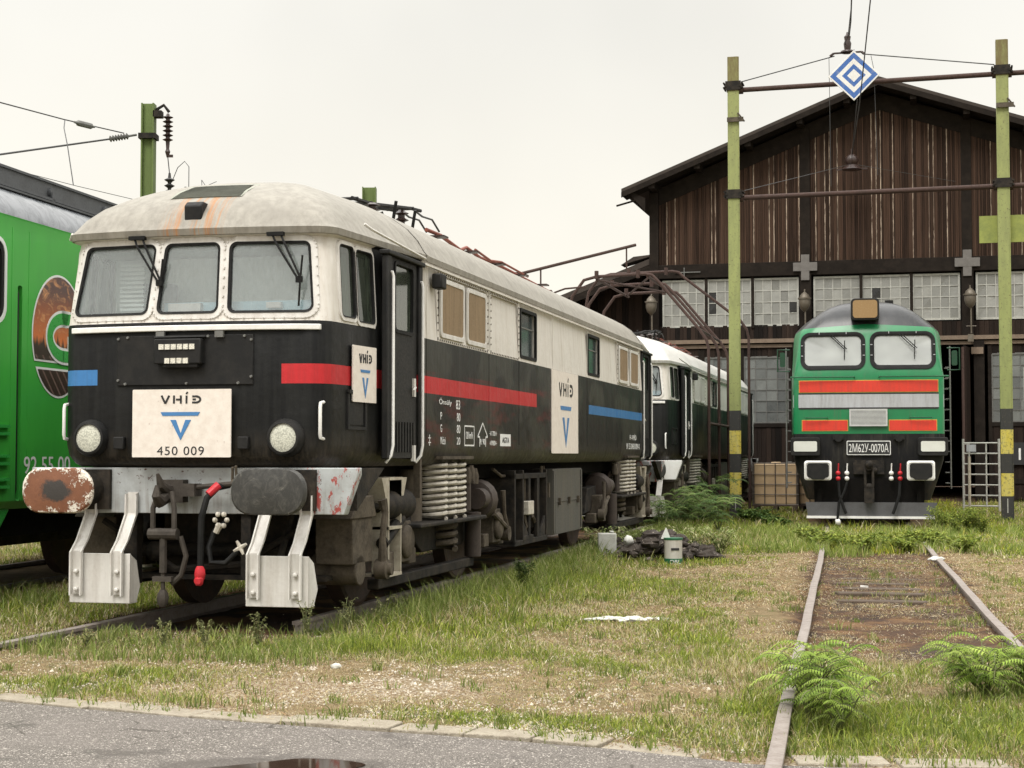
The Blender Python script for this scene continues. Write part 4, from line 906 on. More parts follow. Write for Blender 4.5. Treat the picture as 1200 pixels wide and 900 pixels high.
    for sx in (-1,1):
        m = MB(); m.prism([(1.2,.82),(2.3,.82),(2.1,.62),(1.9,.35),(1.2,.35)],'x',*sorted((sx*1.3,sx*1.45))); m.build('step_panel', M['decalgreen'], root, bevel=.01)
        m = MB(); m.box(*sorted((sx*.9,sx*1.4)),7,11.5,.3,.85); m.build('fuel_tank', M['dark'], root)
    for qc in (3.6,14.9):
        m = MB()
        for sx in (-1,1): m.box(*sorted((sx*1.0,sx*1.2)),qc-1.9,qc+1.9,.45,.75); m.cyl((sx*1.15,qc-.3,.5),(sx*1.15,qc-.3,.8),.12); m.cyl((sx*1.15,qc+.3,.5),(sx*1.15,qc+.3,.8),.12)
        m.box(-1.0,1.0,qc-.3,qc+.3,.5,.7)
        bo = m.build('bogie', M['under'], root)
        for d in (-1.3,1.3):
            m = MB()
            for sx in (-1,1): m.lathe([(.1,sx*.68),(.5,sx*.67),(.52,sx*.8),(.1,sx*.8)],(0,qc+d,.52),'x',24)
            m.cyl((-1,qc+d,.52),(1,qc+d,.52),.09); m.build('wheelset', M['wheel'], bo)
    for sx in (-1,1):
        m = MB(); m.prism(rrect(sx*.875-.3,sx*.875+.3,.88,1.22,.1),'y',-.55,-.5); m.cyl((sx*.875,-.5,1.05),(sx*.875,.3,1.05),.1); m.build('buffer', M['buf_black'], root)
build_green()

# ================================================================== shed
FF = frame(11.07,48.3,.25); 
def planks_mat():
    n = N('weathered_boards'); x,y,z = n.xyz(); p = n.attr('tone')
    sp = n.t.nodes.new('ShaderNodeSeparateColor'); n.put(sp.inputs[0], p)
    g = n.noise(3,5,.7,st=(9,9,.25)); w = n.noise(10,5,.75,st=(4.5,4.5,.28))
    c = n.mix(n.step(n.add(n.mul(g,.8),n.mul(sp.outputs[0],.35)), .40,.85), (.022,.013,.009), (.085,.050,.034))
    w2 = n.noise(26,5,.8,st=(1,1,.10))
    pale = n.mul(n.mul(n.gt(sp.outputs[2],.5), n.step(n.add(n.mul(w,.7),n.mul(w2,.5)), .52,.64)), n.step(n.noise(.5,3,.6),.38,.52,.25,1))
    c = n.mix(n.mul(pale,.75), c, (.50,.40,.31))
    return n.pbr(c,.85,0,n.bump(n.add(g,w),.6,.02),.15)
M['planks'] = planks_mat()
def darkplanks():
    n = N('dark_boards'); p = n.attr('tone'); g = n.noise(3,5,.7,st=(9,9,.25))
    sp = n.t.nodes.new('ShaderNodeSeparateColor'); n.put(sp.inputs[0], p)
    c = n.mix(n.step(n.add(n.mul(g,.6),n.mul(sp.outputs[0],.5)), .35,.85), (.008,.006,.005), (.038,.025,.019)); return n.pbr(c,.85,0,n.bump(g,.6,.02),.15)
M['dplanks'] = darkplanks()
M['beamdark'] = dirty('dark_beam', (.015,.012,.010), (.036,.028,.022), .9, 0, .6, 4, bump=.5, spec=.1)
M['beampale'] = dirty('pale_beam', (.20,.15,.11), (.09,.06,.04), .85, 0, .6, 5, bump=.4)
M['tarroof'] = dirty('roof_felt', (.04,.032,.027), (.075,.058,.045), .9, 0, .6, 2, bump=.4)
M['cross'] = dirty('cross_plate', (.15,.14,.13), (.07,.06,.055), .7, 0, .5, 7)
M['frameW'] = dirty('window_bars', (.44,.44,.40), (.16,.15,.13), .7, 0, .6, 9); M['frameG'] = dirty('door_bars', (.14,.14,.13), (.06,.055,.05), .7, 0, .6, 9)
def pane_mat(name, pal, dark):
    n = N(name); a = n.attr('tone'); sp = n.t.nodes.new('ShaderNodeSeparateColor'); n.put(sp.inputs[0], a)
    b = n.noise(4,6,.7); c = n.mix(sp.outputs[0], dark, pal); c = n.mix(n.step(b,.4,.7,0,.6), c, tuple(v*.6 for v in pal)); c = n.mix(n.gt(sp.outputs[1],.988), c, (.01,.01,.01))
    return n.pbr(c, n.step(b,.3,.7,.15,.5), 0, n.bump(b,.05,.01), .6)
M['panes'] = pane_mat('milky_panes', (.31,.31,.285), (.17,.17,.155)); M['panes_dim'] = pane_mat('dim_panes', (.17,.18,.17), (.07,.075,.075))
def tone(o, vals):
    """one random tone per plank or pane, stored per face"""
    me = o.data; at = me.attributes.new('tone','FLOAT_COLOR','FACE'); at.data.foreach_set('color', np.array([v for t in vals for v in t],dtype=np.float32))
def boards(name, x0, x1, zf0, zf1, q, mat, parent, w=.125, th=.03, batten=0):
    m = MB(); vals = []; x = x0
    while x < x1-.01:
        ww = w*random.uniform(.8,1.25); xe = min(x1, x+ww); dq = random.uniform(0,.018); a,b = x+.003, xe-.004
        zb0,zb1 = zf0(a),zf0(b); z0,z1 = zf1(a),zf1(b)
        if min(z0-zb0, z1-zb1) > .02:
            y0,y1 = q-dq-th, q
            m.add([(a,y0,zb0-random.uniform(0,.03)),(b,y0,zb1-random.uniform(0,.03)),(b,y0,z1),(a,y0,z0),(a,y1,zb0),(b,y1,zb1),(b,y1,z1),(a,y1,z0)],[(0,1,2,3),(5,4,7,6),(0,3,7,4),(1,5,6,2),(0,4,5,1)])
            t = (random.random(),random.random(),0,1); vals += [t]*5
        x = xe
    if batten:
        for k in range(len(vals)//5): vals[k*5:k*5+5] = [(vals[k*5][0],vals[k*5][1],0,1)]*5
        B0 = list(m.v); 
        x = x0
        while x < x1-.02:
            z0,z1 = zf0(x),zf1(x)
            if z1-z0 > .1: m.box(x-.016,x+.014,q-th-.035,q-th+.0,z0,z1-.03); t = (random.random(),random.random(),random.choice((0,0,1)),1); vals += [t]*6
            x += batten*random.uniform(.85,1.15)
    o = m.build(name, mat, parent, smooth=0, fixn=False); tone(o, vals); return o
def window(parent, x0, x1, z0, z1, q, nx, nz, bars, panes, brk=1):
    m = MB(); m.rings([[(x,y,z) for x,z in P] for P,y in (([(x0-.04,z0-.04),(x1+.04,z0-.04),(x1+.04,z1+.04),(x0-.04,z1+.04)],q),([(x0-.04,z0-.04),(x1+.04,z0-.04),(x1+.04,z1+.04),(x0-.04,z1+.04)],q-.07),([(x0+.02,z0+.02),(x1-.02,z0+.02),(x1-.02,z1-.02),(x0+.02,z1-.02)],q-.07),([(x0+.02,z0+.02),(x1-.02,z0+.02),(x1-.02,z1-.02),(x0+.02,z1-.02)],q))], cap=False, close=True)
    for i in range(1,nx): x = x0+(x1-x0)*i/nx; m.box(x-.013,x+.013,q-.055,q-.02,z0,z1)
    for j in range(1,nz): z = z0+(z1-z0)*j/nz; m.box(x0,x1,q-.052,q-.022,z-.012,z+.012)
    f = m.build('window', bars, parent, smooth=0); p = MB(); vals = []
    for i in range(nx):
        for j in range(nz):
            a,b = x0+(x1-x0)*i/nx, x0+(x1-x0)*(i+1)/nx; c,d = z0+(z1-z0)*j/nz, z0+(z1-z0)*(j+1)/nz; t = [random.uniform(-.010,.010) for _ in range(4)]
            p.add([(a,q-.035+t[0],c),(b,q-.035+t[1],c),(b,q-.035+t[2],d),(a,q-.035+t[3],d)],[(0,1,2,3)]); vals.append((random.random(),random.random()*brk,0,1))
    g = p.build('pane', panes, f, smooth=0, fixn=False); tone(g, vals); return f
def build_shed():
    root = empty('engine_shed', FF(0,0), -.25, 'dark timber engine shed with gabled roof and rows of gridded windows behind the green diesel', 'shed')
    WL,WR = -6.98,7.6; top = lambda x: 12.25-.395*abs(x) if x<0 else 12.25-.345*abs(x)
    boards('gable_wall', WL, WR, lambda x: 7.15, lambda x: top(x), 0, M['planks'], root, w=.12, batten=.125)
    m = MB()
    m.box(WL,WL+.28,-.14,0,.0,9.55); m.box(-7.0,9.5,-.16,.0,6.78,7.2)
    for x in (-2.22,2.5): m.box(x-.17,x+.17,-.20,-.03,4.85,7.2); m.box(x-.15,x+.15,-.09,-.03,7.2,top(x)-.1)
    for x in (-6.84,7.4): m.box(x-.14,x+.14,-.2,-.03,0,top(x)-.1)
    for x in (-5.24,-3.82,-.58,.89): m.box(x-.045,x+.045,-.1,.1,5.2,6.8)
    m.sep('timber_frame', M['beamdark'], root, bevel=.01)
    m = MB(); m.box(-6.7,9.5,-.22,-.03,4.74,4.86); m.box(-6.7,9.5,-.13,-.02,4.60,4.70); m.build('lintel', M['beampale'], root)
    boards('lower_boards', -6.7, 9.5, lambda x: 4.86, lambda x: 5.3, -.01, M['dplanks'], root)
    # upper windows
    for x0,x1,z0 in ((-6.56,-5.3,5.3),(-5.18,-3.88,5.3),(-3.77,-2.47,5.3),(-1.95,-.61,5.36),(-.55,.84,5.36),(.94,2.25,5.38),(2.78,4.09,5.37),(4.2,5.5,5.37),(5.6,6.9,5.37)):
        window(root, x0,x1,z0,6.69,.02,5,4,M['frameW'],M['panes'])
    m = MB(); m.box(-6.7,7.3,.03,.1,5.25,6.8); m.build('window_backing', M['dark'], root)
    # crosses
    for x in (-2.22,2.5):
        m = MB(); m.cb((x,-.225,7.0),(.25,.05,.78)); m.cb((x,-.228,7.02),(.72,.05,.26)); m.build('cross_plate', M['cross'], root, bevel=.008)
    # lower doors
    def door(x0,x1,nm='door'):
        o = boards('door', x0,x1,lambda x:.05,lambda x:2.25,-.03,M['dplanks'],root,w=.16)
        boards('door_head', x0,x1,lambda x:4.33,lambda x:4.6,-.03,M['dplanks'],root,w=.16)
        m = MB(); m.box(x0,x1,-.10,-.065,2.18,2.30); m.box(x0,x1,-.10,-.065,.5,.64); m.box(x0,x0+.1,-.098,-.06,.05,4.55); m.box(x1-.1,x1,-.098,-.06,.05,4.55); m.sep('door_rail', M['beamdark'], o)
        window(root, x0+.12,x1-.12,2.32,4.30,-.0,4,6,M['frameG'],M['panes_dim'],.98)
    for a,b in ((-6.6,-5.4),(-5.4,-4.2),(-4.2,-2.65),(3.05,4.35),(4.35,5.6),(5.6,6.9)): door(a,b)
    for a_,b_ in ((-2.62,-2.3),(2.65,2.95)): m = MB(); m.box(a_,b_,-.25,0,0,4.7); m.build('door_post', M['beamdark'], root)
    for x,r in ((1.95,.9),(-2.1,-.9)):
        o = boards('open_door_leaf', 0,1.0,lambda x:.05,lambda x:4.5,0,M['dplanks'],root,w=.16); o.location = (2.55 if x>0 else -2.25,-.15,0); o.rotation_euler = (0,0,-1.75 if x>0 else -1.4)
        m = MB(); m.tube([(0,-.05,.1),(0,-.05,4.45),(1.0,-.05,4.45),(1.0,-.05,.1)],.045,6); m.tube([(0,-.05,2.2),(1.0,-.05,2.2)],.04,6); m.tube([(0,-.05,2.2),(1,-.05,4.4)],.03,6); m.build('leaf_frame', M['rustpipe'], o)
    # side walls and back, floor is the ground
    def wall(x, z1, q1=22): return boards
    m = MB(); m.box(WL,WL+.08,.02,22,0,9.45); m.box(WR-.08,WR,.02,22,0,9.5); m.prism([(WL,0),(WR,0),(WR,top(WR)+.2),(0,12.46),(WL,top(WL)+.2)],'y',21.9,22); m.build('side_wall', M['dplanks2'], root)
    m = MB()
    for s,xe,k in ((-1,-7.72,.395),(1,8.4,.345)):
        z0 = 12.45; ze = z0-k*abs(xe)
        m.prism([(0,z0),(xe,ze),(xe,ze+.10),(0,z0+.10)],'y',-.95,22.3)
    rf = m.build('roof', M['tarroof'], root)
    m = MB()
    for s,xe,k in ((-1,-7.72,.395),(1,8.4,.345)):
        z0 = 12.44; ze = z0-k*abs(xe); m.prism([(0,z0-.16),(xe,ze-.16),(xe,ze+.0),(0,z0+.0)],'y',-.98,-.92); 
        for t in (.12,.3,.5,.7,.88): x = xe*t; z = z0-k*abs(x)-.05; m.prism([(x-.09,z-.22),(x+.09,z-.22),(x+.09,z),(x-.09,z)],'y',-.9,.1)
        m.prism([(0,z0-.10),(xe,ze-.10),(xe,ze-.02),(0,z0-.02)],'y',-.9,0)
    m.build('bargeboard', M['beamdark'], rf)
    m = MB(); m.prism([(-7.0,9.2),(-7.45,9.42),(-7.45,9.3),(-7.0,8.8)],'y',-.85,-.65); m.tube([(-7.1,-.8,9.2),(-7.9,-.8,9.0)],.03,6); m.build('eaves_bracket', M['beamdark'], rf)
    # dark eaves band below the roof line
    m = MB()
    for xe,k in ((WL,.395),(WR,.345)): m.prism([(0,12.24),(xe,12.24-k*abs(xe)),(xe,11.72-k*abs(xe)),(0,11.72)],'y',-.075,-.045)
    m.build('eaves_band', M['beamdark'], root)
    # lamps
    for x in (-2.22,2.56,-6.86):
        m = MB(); m.lathe([(.03,5.62),(.13,5.72),(.17,5.86),(.17,6.0),(.13,6.12),(.05,6.2),(.02,6.22)],(x,-.62,0),'z',16); m.lathe([(.2,6.0),(.2,6.04)],(x,-.62,0),'z',16); m.tube([(x,-.62,6.2),(x,-.5,6.3),(x,-.15,6.2)],.02,6); m.tube([(x+.02,-.62,5.65),(x+.02,-.6,4.9),(x+.02,-.2,4.7)],.025,6); m.cb((x,-.62,4.75),(.16,.1,.22)); m.tube([(x-.12,-.6,5.1),(x+.16,-.6,5.1)],.012,5)
        m.build('wall_lamp', M['lampbronze'], root)
    m = MB(); m.box(3.55,5.2,-.16,-.10,1.05,1.7); sg = m.build('number_board', M['ink'], root); text('board_lettering','11', .36,.34,(4.06,-.163,1.36),MF,M['inkwhite'],sg)
    m = MB(); m.cb((2.75,-.3,4.4),(.34,.05,.2)); m.build('notice_plate', M['beampale'], root); m = MB(); m.box(4.15,4.4,-.055,-.045,3.55,4.2); m.box(4.05,4.1,-.055,-.045,2.9,3.9); m.sep('painted_skylight_glimpse', M['frameW'], root)  # pale slips over the door panes stand in for skylight seen inside
    m = MB(); m.tube([(-6.2,-.2,6.95),(-5.4,-.2,6.95)],.02,5); m.tube([(-5.9,-.2,6.8),(-5.9,-.2,7.1)],.02,5); m.build('wall_hook', M['frameG'], root)
    # lower wing on the left
    w = empty('low_shed_wing', FF(-7.0,1.2), -.25, 'low brown timber wing with sloping roof on the left of the tall engine shed', 'shed')
    tp = lambda x: 7.25+.38*x
    boards('wall', -9.0,0,lambda x:0,lambda x: tp(x)-.05,0,M['dplanks'],w,w=.2)
    m = MB(); m.prism([(0,7.42),(-9.6,3.78),(-9.6,3.62),(0,7.24)],'y',-1.3,14); rf = m.build('roof', M['tarroof'], w); m = MB(); m.prism([(0.05,7.24),(-9.6,3.60),(-9.6,3.42),(0.05,7.02)],'y',-1.33,-1.27)
    for k in range(9): m.box(-1*k-.1,-1*k+.0,-1.25,0,tp(-k)-.3,tp(-k)-.12)
    m.build('bargeboard', M['beamdark'], rf); m = MB(); m.box(-9,-8.9,.02,14,0,3.7); m.build('side_wall', M['dplanks2'], w)
    m = MB(); m.prism([(.05,7.55),(-.5,7.5),(-.9,7.25),(.05,7.5)],'y',-1.3,-.6); m.build('loose_felt', M['tarroof'], rf)
M['dplanks2'] = dirty('shed_side_boards', (.04,.028,.02), (.09,.06,.04), .9, 0, .6, 4, streak=True); M['lampbronze'] = dirty('lamp_bronze', (.12,.10,.075), (.22,.20,.17), .45, .3, .5, 6)
build_shed()

# ================================================================== portal over the right track
def post_mat():
    n = N('banded_post_paint'); x,y,z = n.xyz(); a = n.noise(4,6,.7,st=(2,2,.5)); b = n.noise(18,5,.75)
    g = n.mix(n.step(a,.4,.7,0,.7), (.255,.28,.095), (.17,.185,.07)); g = n.mix(n.step(b,.57,.64), g, (.12,.10,.045))
    g = n.mix(n.mul(n.gt(z,9.4),n.step(a,.35,.55,.5,1)), g, (.13,.10,.03))
    blk = n.mix(n.step(b,.6,.66), (.025,.024,.022), (.12,.10,.06)); yel = n.mix(n.step(b,.52,.6), (.52,.42,.06), (.10,.08,.03)); yel = n.mix(n.step(a,.3,.6,.6,0), yel, (.5,.46,.2))
    c = n.mix(n.lt(z,2.31), g, blk); c = n.mix(n.band(z,1.36,1.87), c, yel); c = n.mix(n.band(z,.47,.95), c, yel)
    return n.pbr(c,.6,0,n.bump(b,.3,.01))
M['post'] = post_mat(); M['yg'] = dirty('yellow_green_board', (.28,.31,.075), (.13,.16,.05), .6, 0, .8, 4)
THP = .2658; FPx = frame(10.44,34.1,THP)
pt = empty('catenary_portal', FPx(0,0), -THP, 'yellow-green steel portal with black and yellow banded post feet spanning the right track', 'portal')
for x in (-5.71,0):
    m = MB()
    m.box(x-.125,x+.105,-.11,.11,-.05,10.17); m.box(x+.105,x+.13,-.105,-.085,-.05,10.165)
    k = .4
    while k < 10: m.box(x-.085,x+.085,-.105,-.05,k,k+.03) if 0 else None; k += .9
    m.build('post', M['post'], pt, bevel=.004)
    for z in (9.52,7.10):
        m = MB(); m.box(x-.17,x+.17,-.14,-.115,z-.10,z+.10); m.box(x-.17,x+.17,.115,.14,z-.10,z+.10)
        for s in (-1,1): m.cyl((x+s*.2,-.17,z+.05),(x+s*.2,.17,z+.05),.022,seg=6); m.cyl((x+s*.2,-.17,z-.05),(x+s*.2,.17,z-.05),.022,seg=6); m.box(x+s*.16-.03,x+s*.16+.03,-.15,.15,z-.03,z+.03)
        m.build('clamp', M['clampgreen'] if 'clampgreen' in M else M['under'], pt)
    m = MB(); m.cb((x+.05,-.16,8.75),(.36,.04,.10)); m.tube([(x+.1,-.14,8.9),(x+.25,-.14,8.7)],.02,5); m.build('bracket', M['under_light'], pt)
m = MB(); m.cb((-.0,.16,6.15),(1.0,.03,.58)); m.box(-.5,2.2,.16,.18,5.87,6.42); m.build('board', M['yg'], pt)
for z in (9.43,7.02):
    m = MB(); m.cyl((-5.55,-.02,z),(-.12,-.02,z+.02),.055,seg=12); m.cyl((.12,-.02,z+.02),(6,-.02,z+.04),.055,seg=12); m.cyl((-5.6,-.02,z),(-5.5,-.02,z),.09,seg=12); m.cyl((-.2,-.02,z+.02),(-.1,-.02,z+.02),.09,seg=12); m.cyl((.1,-.02,z+.02),(.2,-.02,z+.02),.09,seg=12); m.build('crossbar', M['rustpipe'], pt)
m = MB(); m.box(-5.72,-5.70,-.125,-.11,.12,.42); m.box(-.01,.01,-.125,-.11,.12,.42); m.sep('earth_strap', M['frameW'], pt)

# diamond sign
def diamond_mat():
    n = N('diamond_sign_paint'); x,y,z = n.xyz(); d = n.math('DIVIDE', n.add(n.math('ABSOLUTE', x), n.math('ABSOLUTE', z)), .55)
    m_ = n.add(n.band(d,.68,.92), n.band(d,.26,.46)); c = n.mix(m_, (.70,.69,.66), (.035,.115,.36)); c = n.mix(n.step(n.noise(8,5,.7),.5,.75,0,.35), c, (.4,.38,.33)); return n.pbr(c,.45)
dia = MB(); dia.prism([(0,-.55),(.55,0),(0,.55),(-.55,0)],'y',-.012,.012); o = dia.build('diamond_sign', diamond_mat(), bevel=.004)
o.location = FPx(-3.07,-.35,9.525); o.rotation_euler = (0,0,-THP+.05); tag(o,'blue and white nested diamond sign hanging above the portal crossbar','sign')
wires = []
def wire(name, pts, r, label, cat='wire', sag=0, mat='wire', group=None):
    P = [Vector(p) for p in pts]
    if len(P) == 2 and sag: P = [P[0].lerp(P[1],t/14)-Vector((0,0,sag*4*(t/14)*(1-t/14))) for t in range(15)]
    m = MB(); m.tube(P, r, 6); o = m.build(name, M[mat]); tag(o, label, cat, group); return o
IN = FPx(-3.22,0,10.18)
m = MB(); m.lathe([(.16,10.1),(.15,10.13),(.07,10.17),(.085,10.3),(.06,10.36),(.075,10.45),(.03,10.5),(.02,10.55)],(0,0,0),'z',12); m.cb((0,0,10.1),(.6,.05,.03)); m.tube([(-.3,0,10.1),(-.38,0,10.04)],.03,5); m.tube([(.3,0,10.1),(.36,0,10.05)],.03,5); m.v = [(v[0],v[1],v[2]-10.1) for v in m.v]
bell = m.build('wire_clamp', M['insul']); bell.location = FPx(-3.22,0,10.12); bell.rotation_euler = (0,0,-THP); tag(bell,'dark bell shaped clamp on the span wire just above the diamond sign','insulator')
wire('span_wire',[FPx(-5.62,0,9.60),FPx(-3.5,0,10.06)],.012,'thin span wire rising from left portal post to the bell clamp')
wire('span_wire',[FPx(-2.9,0,10.07),FPx(-.15,0,9.66)],.012,'thin span wire falling from the bell clamp to right portal post')
d = lambda a,b,t: a+(b-a)*t
farb = FF(-.78,-1.0,10.15)
bell2 = bell.copy(); C.objects.link(bell2); bell2.location = farb+Vector((0,0,-.15)); bell2['label'] = 'dark round insulator with glass centre hanging before the gable boards'; m = MB(); m.blob((0,0,.05),.20,12); m.lathe([(.30,-.22),(.26,-.16),(.12,-.05),(.1,.0)],(0,0,0),'z',14); m.cb((0,0,-.2),(.9,.05,.05)); m.tube([(0,0,.1),(0,0,.4)],.03,6); bell2.data = m.build('tmp',M['insul']).data; D.objects.remove(D.objects['tmp'])
wire('sloping_wire',[farb, W(1007,125,35.0), W(1020,0,31.0), W(1033,-150,22), W(1060,-600,12)],.013,'contact wire passing in front of the diamond sign up and out over the viewer','wire')
wire('anchor_wire',[FPx(-3.18,0,10.5), W(997,25,33.5), W(998,-5,32), W(990,-160,24), W(960,-600,12)],.015,'messenger wire rising from the bell clamp above the diamond sign')
wire('anchor_wire',[FPx(-3.28,0,10.3), W(994,40,34), W(997,12,33)],.009,'short second strand joining the messenger wire above the bell clamp')
wire('hanger_wire',[FPx(-3.07,-.35,10.08),FPx(-3.07,-.1,10.15)],.008,'short hanger holding the top corner of the diamond sign')
wire('dropper_wire',[FPx(-3.62,0,10.02),FPx(-3.60,.0,7.2)],.006,'thin vertical dropper wire left of the diamond sign')
wire('dropper_wire',[FPx(-2.72,0,10.02),FPx(-2.66,0,9.7),FPx(-2.60,0,7.4)],.006,'thin vertical dropper wire right of the diamond sign')
wire('gable_wire',[FPx(-5.5,.1,7.2),farb+Vector((0,0,-.2)),FF(2.2,-.4,9.4)],.007,'faint wire crossing the gable boards through the far insulator')
wire('back_stay',[farb, FPx(-3.0,-.35,9.0)],.010,'wire from the gable insulator to the lower corner of the diamond sign')

# ================================================================== masts and wires on the left
def mast(name, p, h, label, w=.24):
    r = empty(name, p, 0, label, 'mast')
    m = MB(); m.box(-w/2,-w/2+.03,-w/2,w/2,0,h) ; m.box(w/2-.03,w/2,-w/2,w/2,0,h); m.box(-w/2+.03,w/2-.03,-.05,-.03,0,h-.0); m.build('post', M['green_post'], r, bevel=.004); return r
LM = W(174.5,122,30); r = mast('catenary_mast',(LM.x,LM.y,0),LM.z,'green steel mast with stacked insulators rising behind the white cab roof')
m = MB(); m.tube([(.12,0,-.12+LM.z),(.28,0,-.02+LM.z),(.38,0,-.15+LM.z)],.03,6); m.cb((.18,-.02,LM.z-.2),(.16,.2,.12)); m.cb((0,0,LM.z-.62),(.32,.32,.10)); m.build('bracket', M['under'], r)
m = MB(); pr = [(.02,LM.z-.18)]
for k in range(6): z = LM.z-.25-k*.085; pr += [(.04,z+.03),(.10,z),(.04,z-.03)]
pr += [(.03,LM.z-.85),(.05,LM.z-.9),(.02,LM.z-1.0)]; m.lathe(pr[::-1],(.36,0,0),'z',12); m.cb((.40,0,LM.z-.98),(.12,.03,.05)); m.build('insulator', M['insul'], r)
LM.z += .42; m = MB(); m.tube([(.36,0,LM.z-1.40),(.40,0,LM.z-1.75)],.01,5)
pr = [(.02,LM.z-1.72)]; 
for k in range(3): z = LM.z-1.85-k*.11; pr += [(.03,z+.04),(.10,z),(.04,z-.04)]
m.lathe((pr+[(.04,LM.z-2.2),(.09,LM.z-2.25),(.09,LM.z-2.7)])[::-1],(.40,0,0),'z',12)
m.tube([(.44,0,LM.z-1.9),(.55,0,LM.z-1.62),(.68,0,LM.z-1.50),(.76,0,LM.z-1.6),(.76,0,LM.z-2.05)],.008,5); m.lathe([(.09,LM.z-2.7),(.09,LM.z-2.25),(.05,LM.z-2.2),(.10,LM.z-2.12),(.03,LM.z-2.02),(.02,LM.z-1.98)],(.70,0,0),'z',12); m.tube([(.72,0,LM.z-2.18),(.88,0,LM.z-2.2)],.02,5)
m.tube([(.95,0,LM.z-2.2),(1.12,0,LM.z-1.95),(1.28,0,LM.z-1.88)],.006,5); m.tube([(1.0,0,LM.z-1.85),(1.02,0,LM.z-2.25)],.006,5); m.tube([(1.0,0,LM.z-1.85),(1.2,0,LM.z-2.15)],.006,5); m.box(.3,1.3,-.05,.05,LM.z-2.75,LM.z-2.68); m.box(-.1,.3,-.04,.04,LM.z-2.75,LM.z-2.68)
m.build('lead', M['wire'], r); LM.z -= .42
A = W(155,160,30); 
wire('stay_wire',[W(-120,85,22),W(0,120,25),W(75,140,28),W(145,156,30)],.012,'upper wire from the left edge sloping down to the green mast')
wire('stay_wire',[W(-120,200,22),W(0,181,26),W(128,163,29.6)],.017,'lower thicker wire from the left edge rising to the green mast')
m = MB(); a,b = W(87,143,28.2),W(111,149,28.8); m.tube([a,a.lerp(b,.15),a.lerp(b,.2),a.lerp(b,.8),a.lerp(b,.85),b],[.02,.03,.055,.055,.03,.015],8); tag(m.build('wire_tensioner', M['grey']),'short grey cylinder clamped in the upper wire left of the mast','insulator')
m = MB(); a,b = W(128,163,29.7),W(160,158,29.95); P = [a.lerp(b,t/20) for t in range(21)]; m.tube(P,[.02]+[(.065 if i%2 else .025) for i in range(1,15)]+[.022]*6,8); tag(m.build('strain_insulator', M['ygins']) if 'ygins' in M else m.build('strain_insulator', M['frameG']),'ribbed yellowish strain insulator on the lower wire beside the mast','insulator')
wire('dropper_wire',[W(76,141,28),W(75,150,27.5),W(79,170,26.5),W(86,217,26)],.009,'loose dropper hanging from the upper wire over the green locomotive roof')
wire('thin_wire',[W(-60,182,24),W(20,200,26),W(90,218,28),W(162,235,30)],.006,'faint thin wire just above the green locomotive roof')
p = W(433,220,45); mast('catenary_mast',(p.x,p.y,0),p.z,'green mast top poking up behind the bus frame on the locomotive roof',.38)

# ================================================================== pipe frames over the second locomotive track
gt = empty('pipe_gantry', FB(0,24.6), -THB, 'rusty bent pipe frames arching over the second black locomotive beside the banded post', 'pipe frame')
def hoop(q, s=1.0, top=5.2, lg=1.5):
    k = q-24.6; P = [(-lg,k,-.1),(-lg,k,top-.75),(-lg+.06,k,top-.45),(-lg+.32,k,top-.10),(-lg+.6,k,top-.03),(.15,k,top),(.30,k,top-.03),(.42,k,top-.15),(lg-.2,k,top-1.2),(lg-.05,k,top-1.42),(lg,k,top-1.62),(lg,k,-.1)]
    m = MB(); m.tube(P,.034,8)
    for x in (-.9,.0): m.cyl((x,k-.02,top-.08),(x,k-.02,top+.09),.045,seg=8)
    m.build('hoop', M['rustpipe'], gt)
hoop(22.7); hoop(24.6); hoop(26.5); hoop(26.9,top=5.72,lg=1.95)
m = MB()
for x,z in ((-.9,5.12),(.2,5.15),(1.3,4.0)): m.cyl((x,-1.9,z),(x,2.2,z+.0),.03,seg=8)
m.cyl((-.9,-1.9,5.1),(.2,1.9,5.15),.025,seg=6); m.cyl((.2,-1.9,5.1),(-.9,1.9,5.1),.025,seg=6)
for z in (2.0,): m.cyl((1.5,-1.9,z),(1.5,1.9,z),.03,seg=8); m.cyl((-1.5,-1.9,z),(-1.5,1.9,z),.03,seg=8)
m.sep('tie_bar', M['rustpipe'], gt); m = MB(); m.cyl((-1.5,-1.9,3.7),(-1.5,-1.9,4.3),.055); m.build('sleeve', M['frameW'], gt)
am = empty('sloping_boom', FB(-1.9,21.0), -THB, 'slender dark tube sloping up against the sky between loco roof and shed', 'boom')
q0 = Vector(am.location); Rm = Matrix.Rotation(THB,3,'Z'); LL = lambda v: Rm @ (Vector(v)-q0)
a,b = LL(W(605,322,32.4)), LL(W(745,287,33.2))
m = MB(); m.tube([a,b],.032,8); m.tube([(a.x,a.y,0),(a.x,a.y,a.z+.05)],.06,8); 
for t,dz in ((.92,.45),(.2,.40)): p = a.lerp(b,t); m.tube([p,p-Vector((0,0,dz))],.018,5)
p = a.lerp(b,.2)-Vector((0,0,.4)); m.tube([p,p+Vector((.12,0,-.15)),p+Vector((.5,0,-.02)),p+Vector((.9,.2,.03))],.02,5); m.blob(p,.06,8); m.blob(p+Vector((.2,0,-.08)),.05,8); m.build('tube', M['rustpipe'], am)

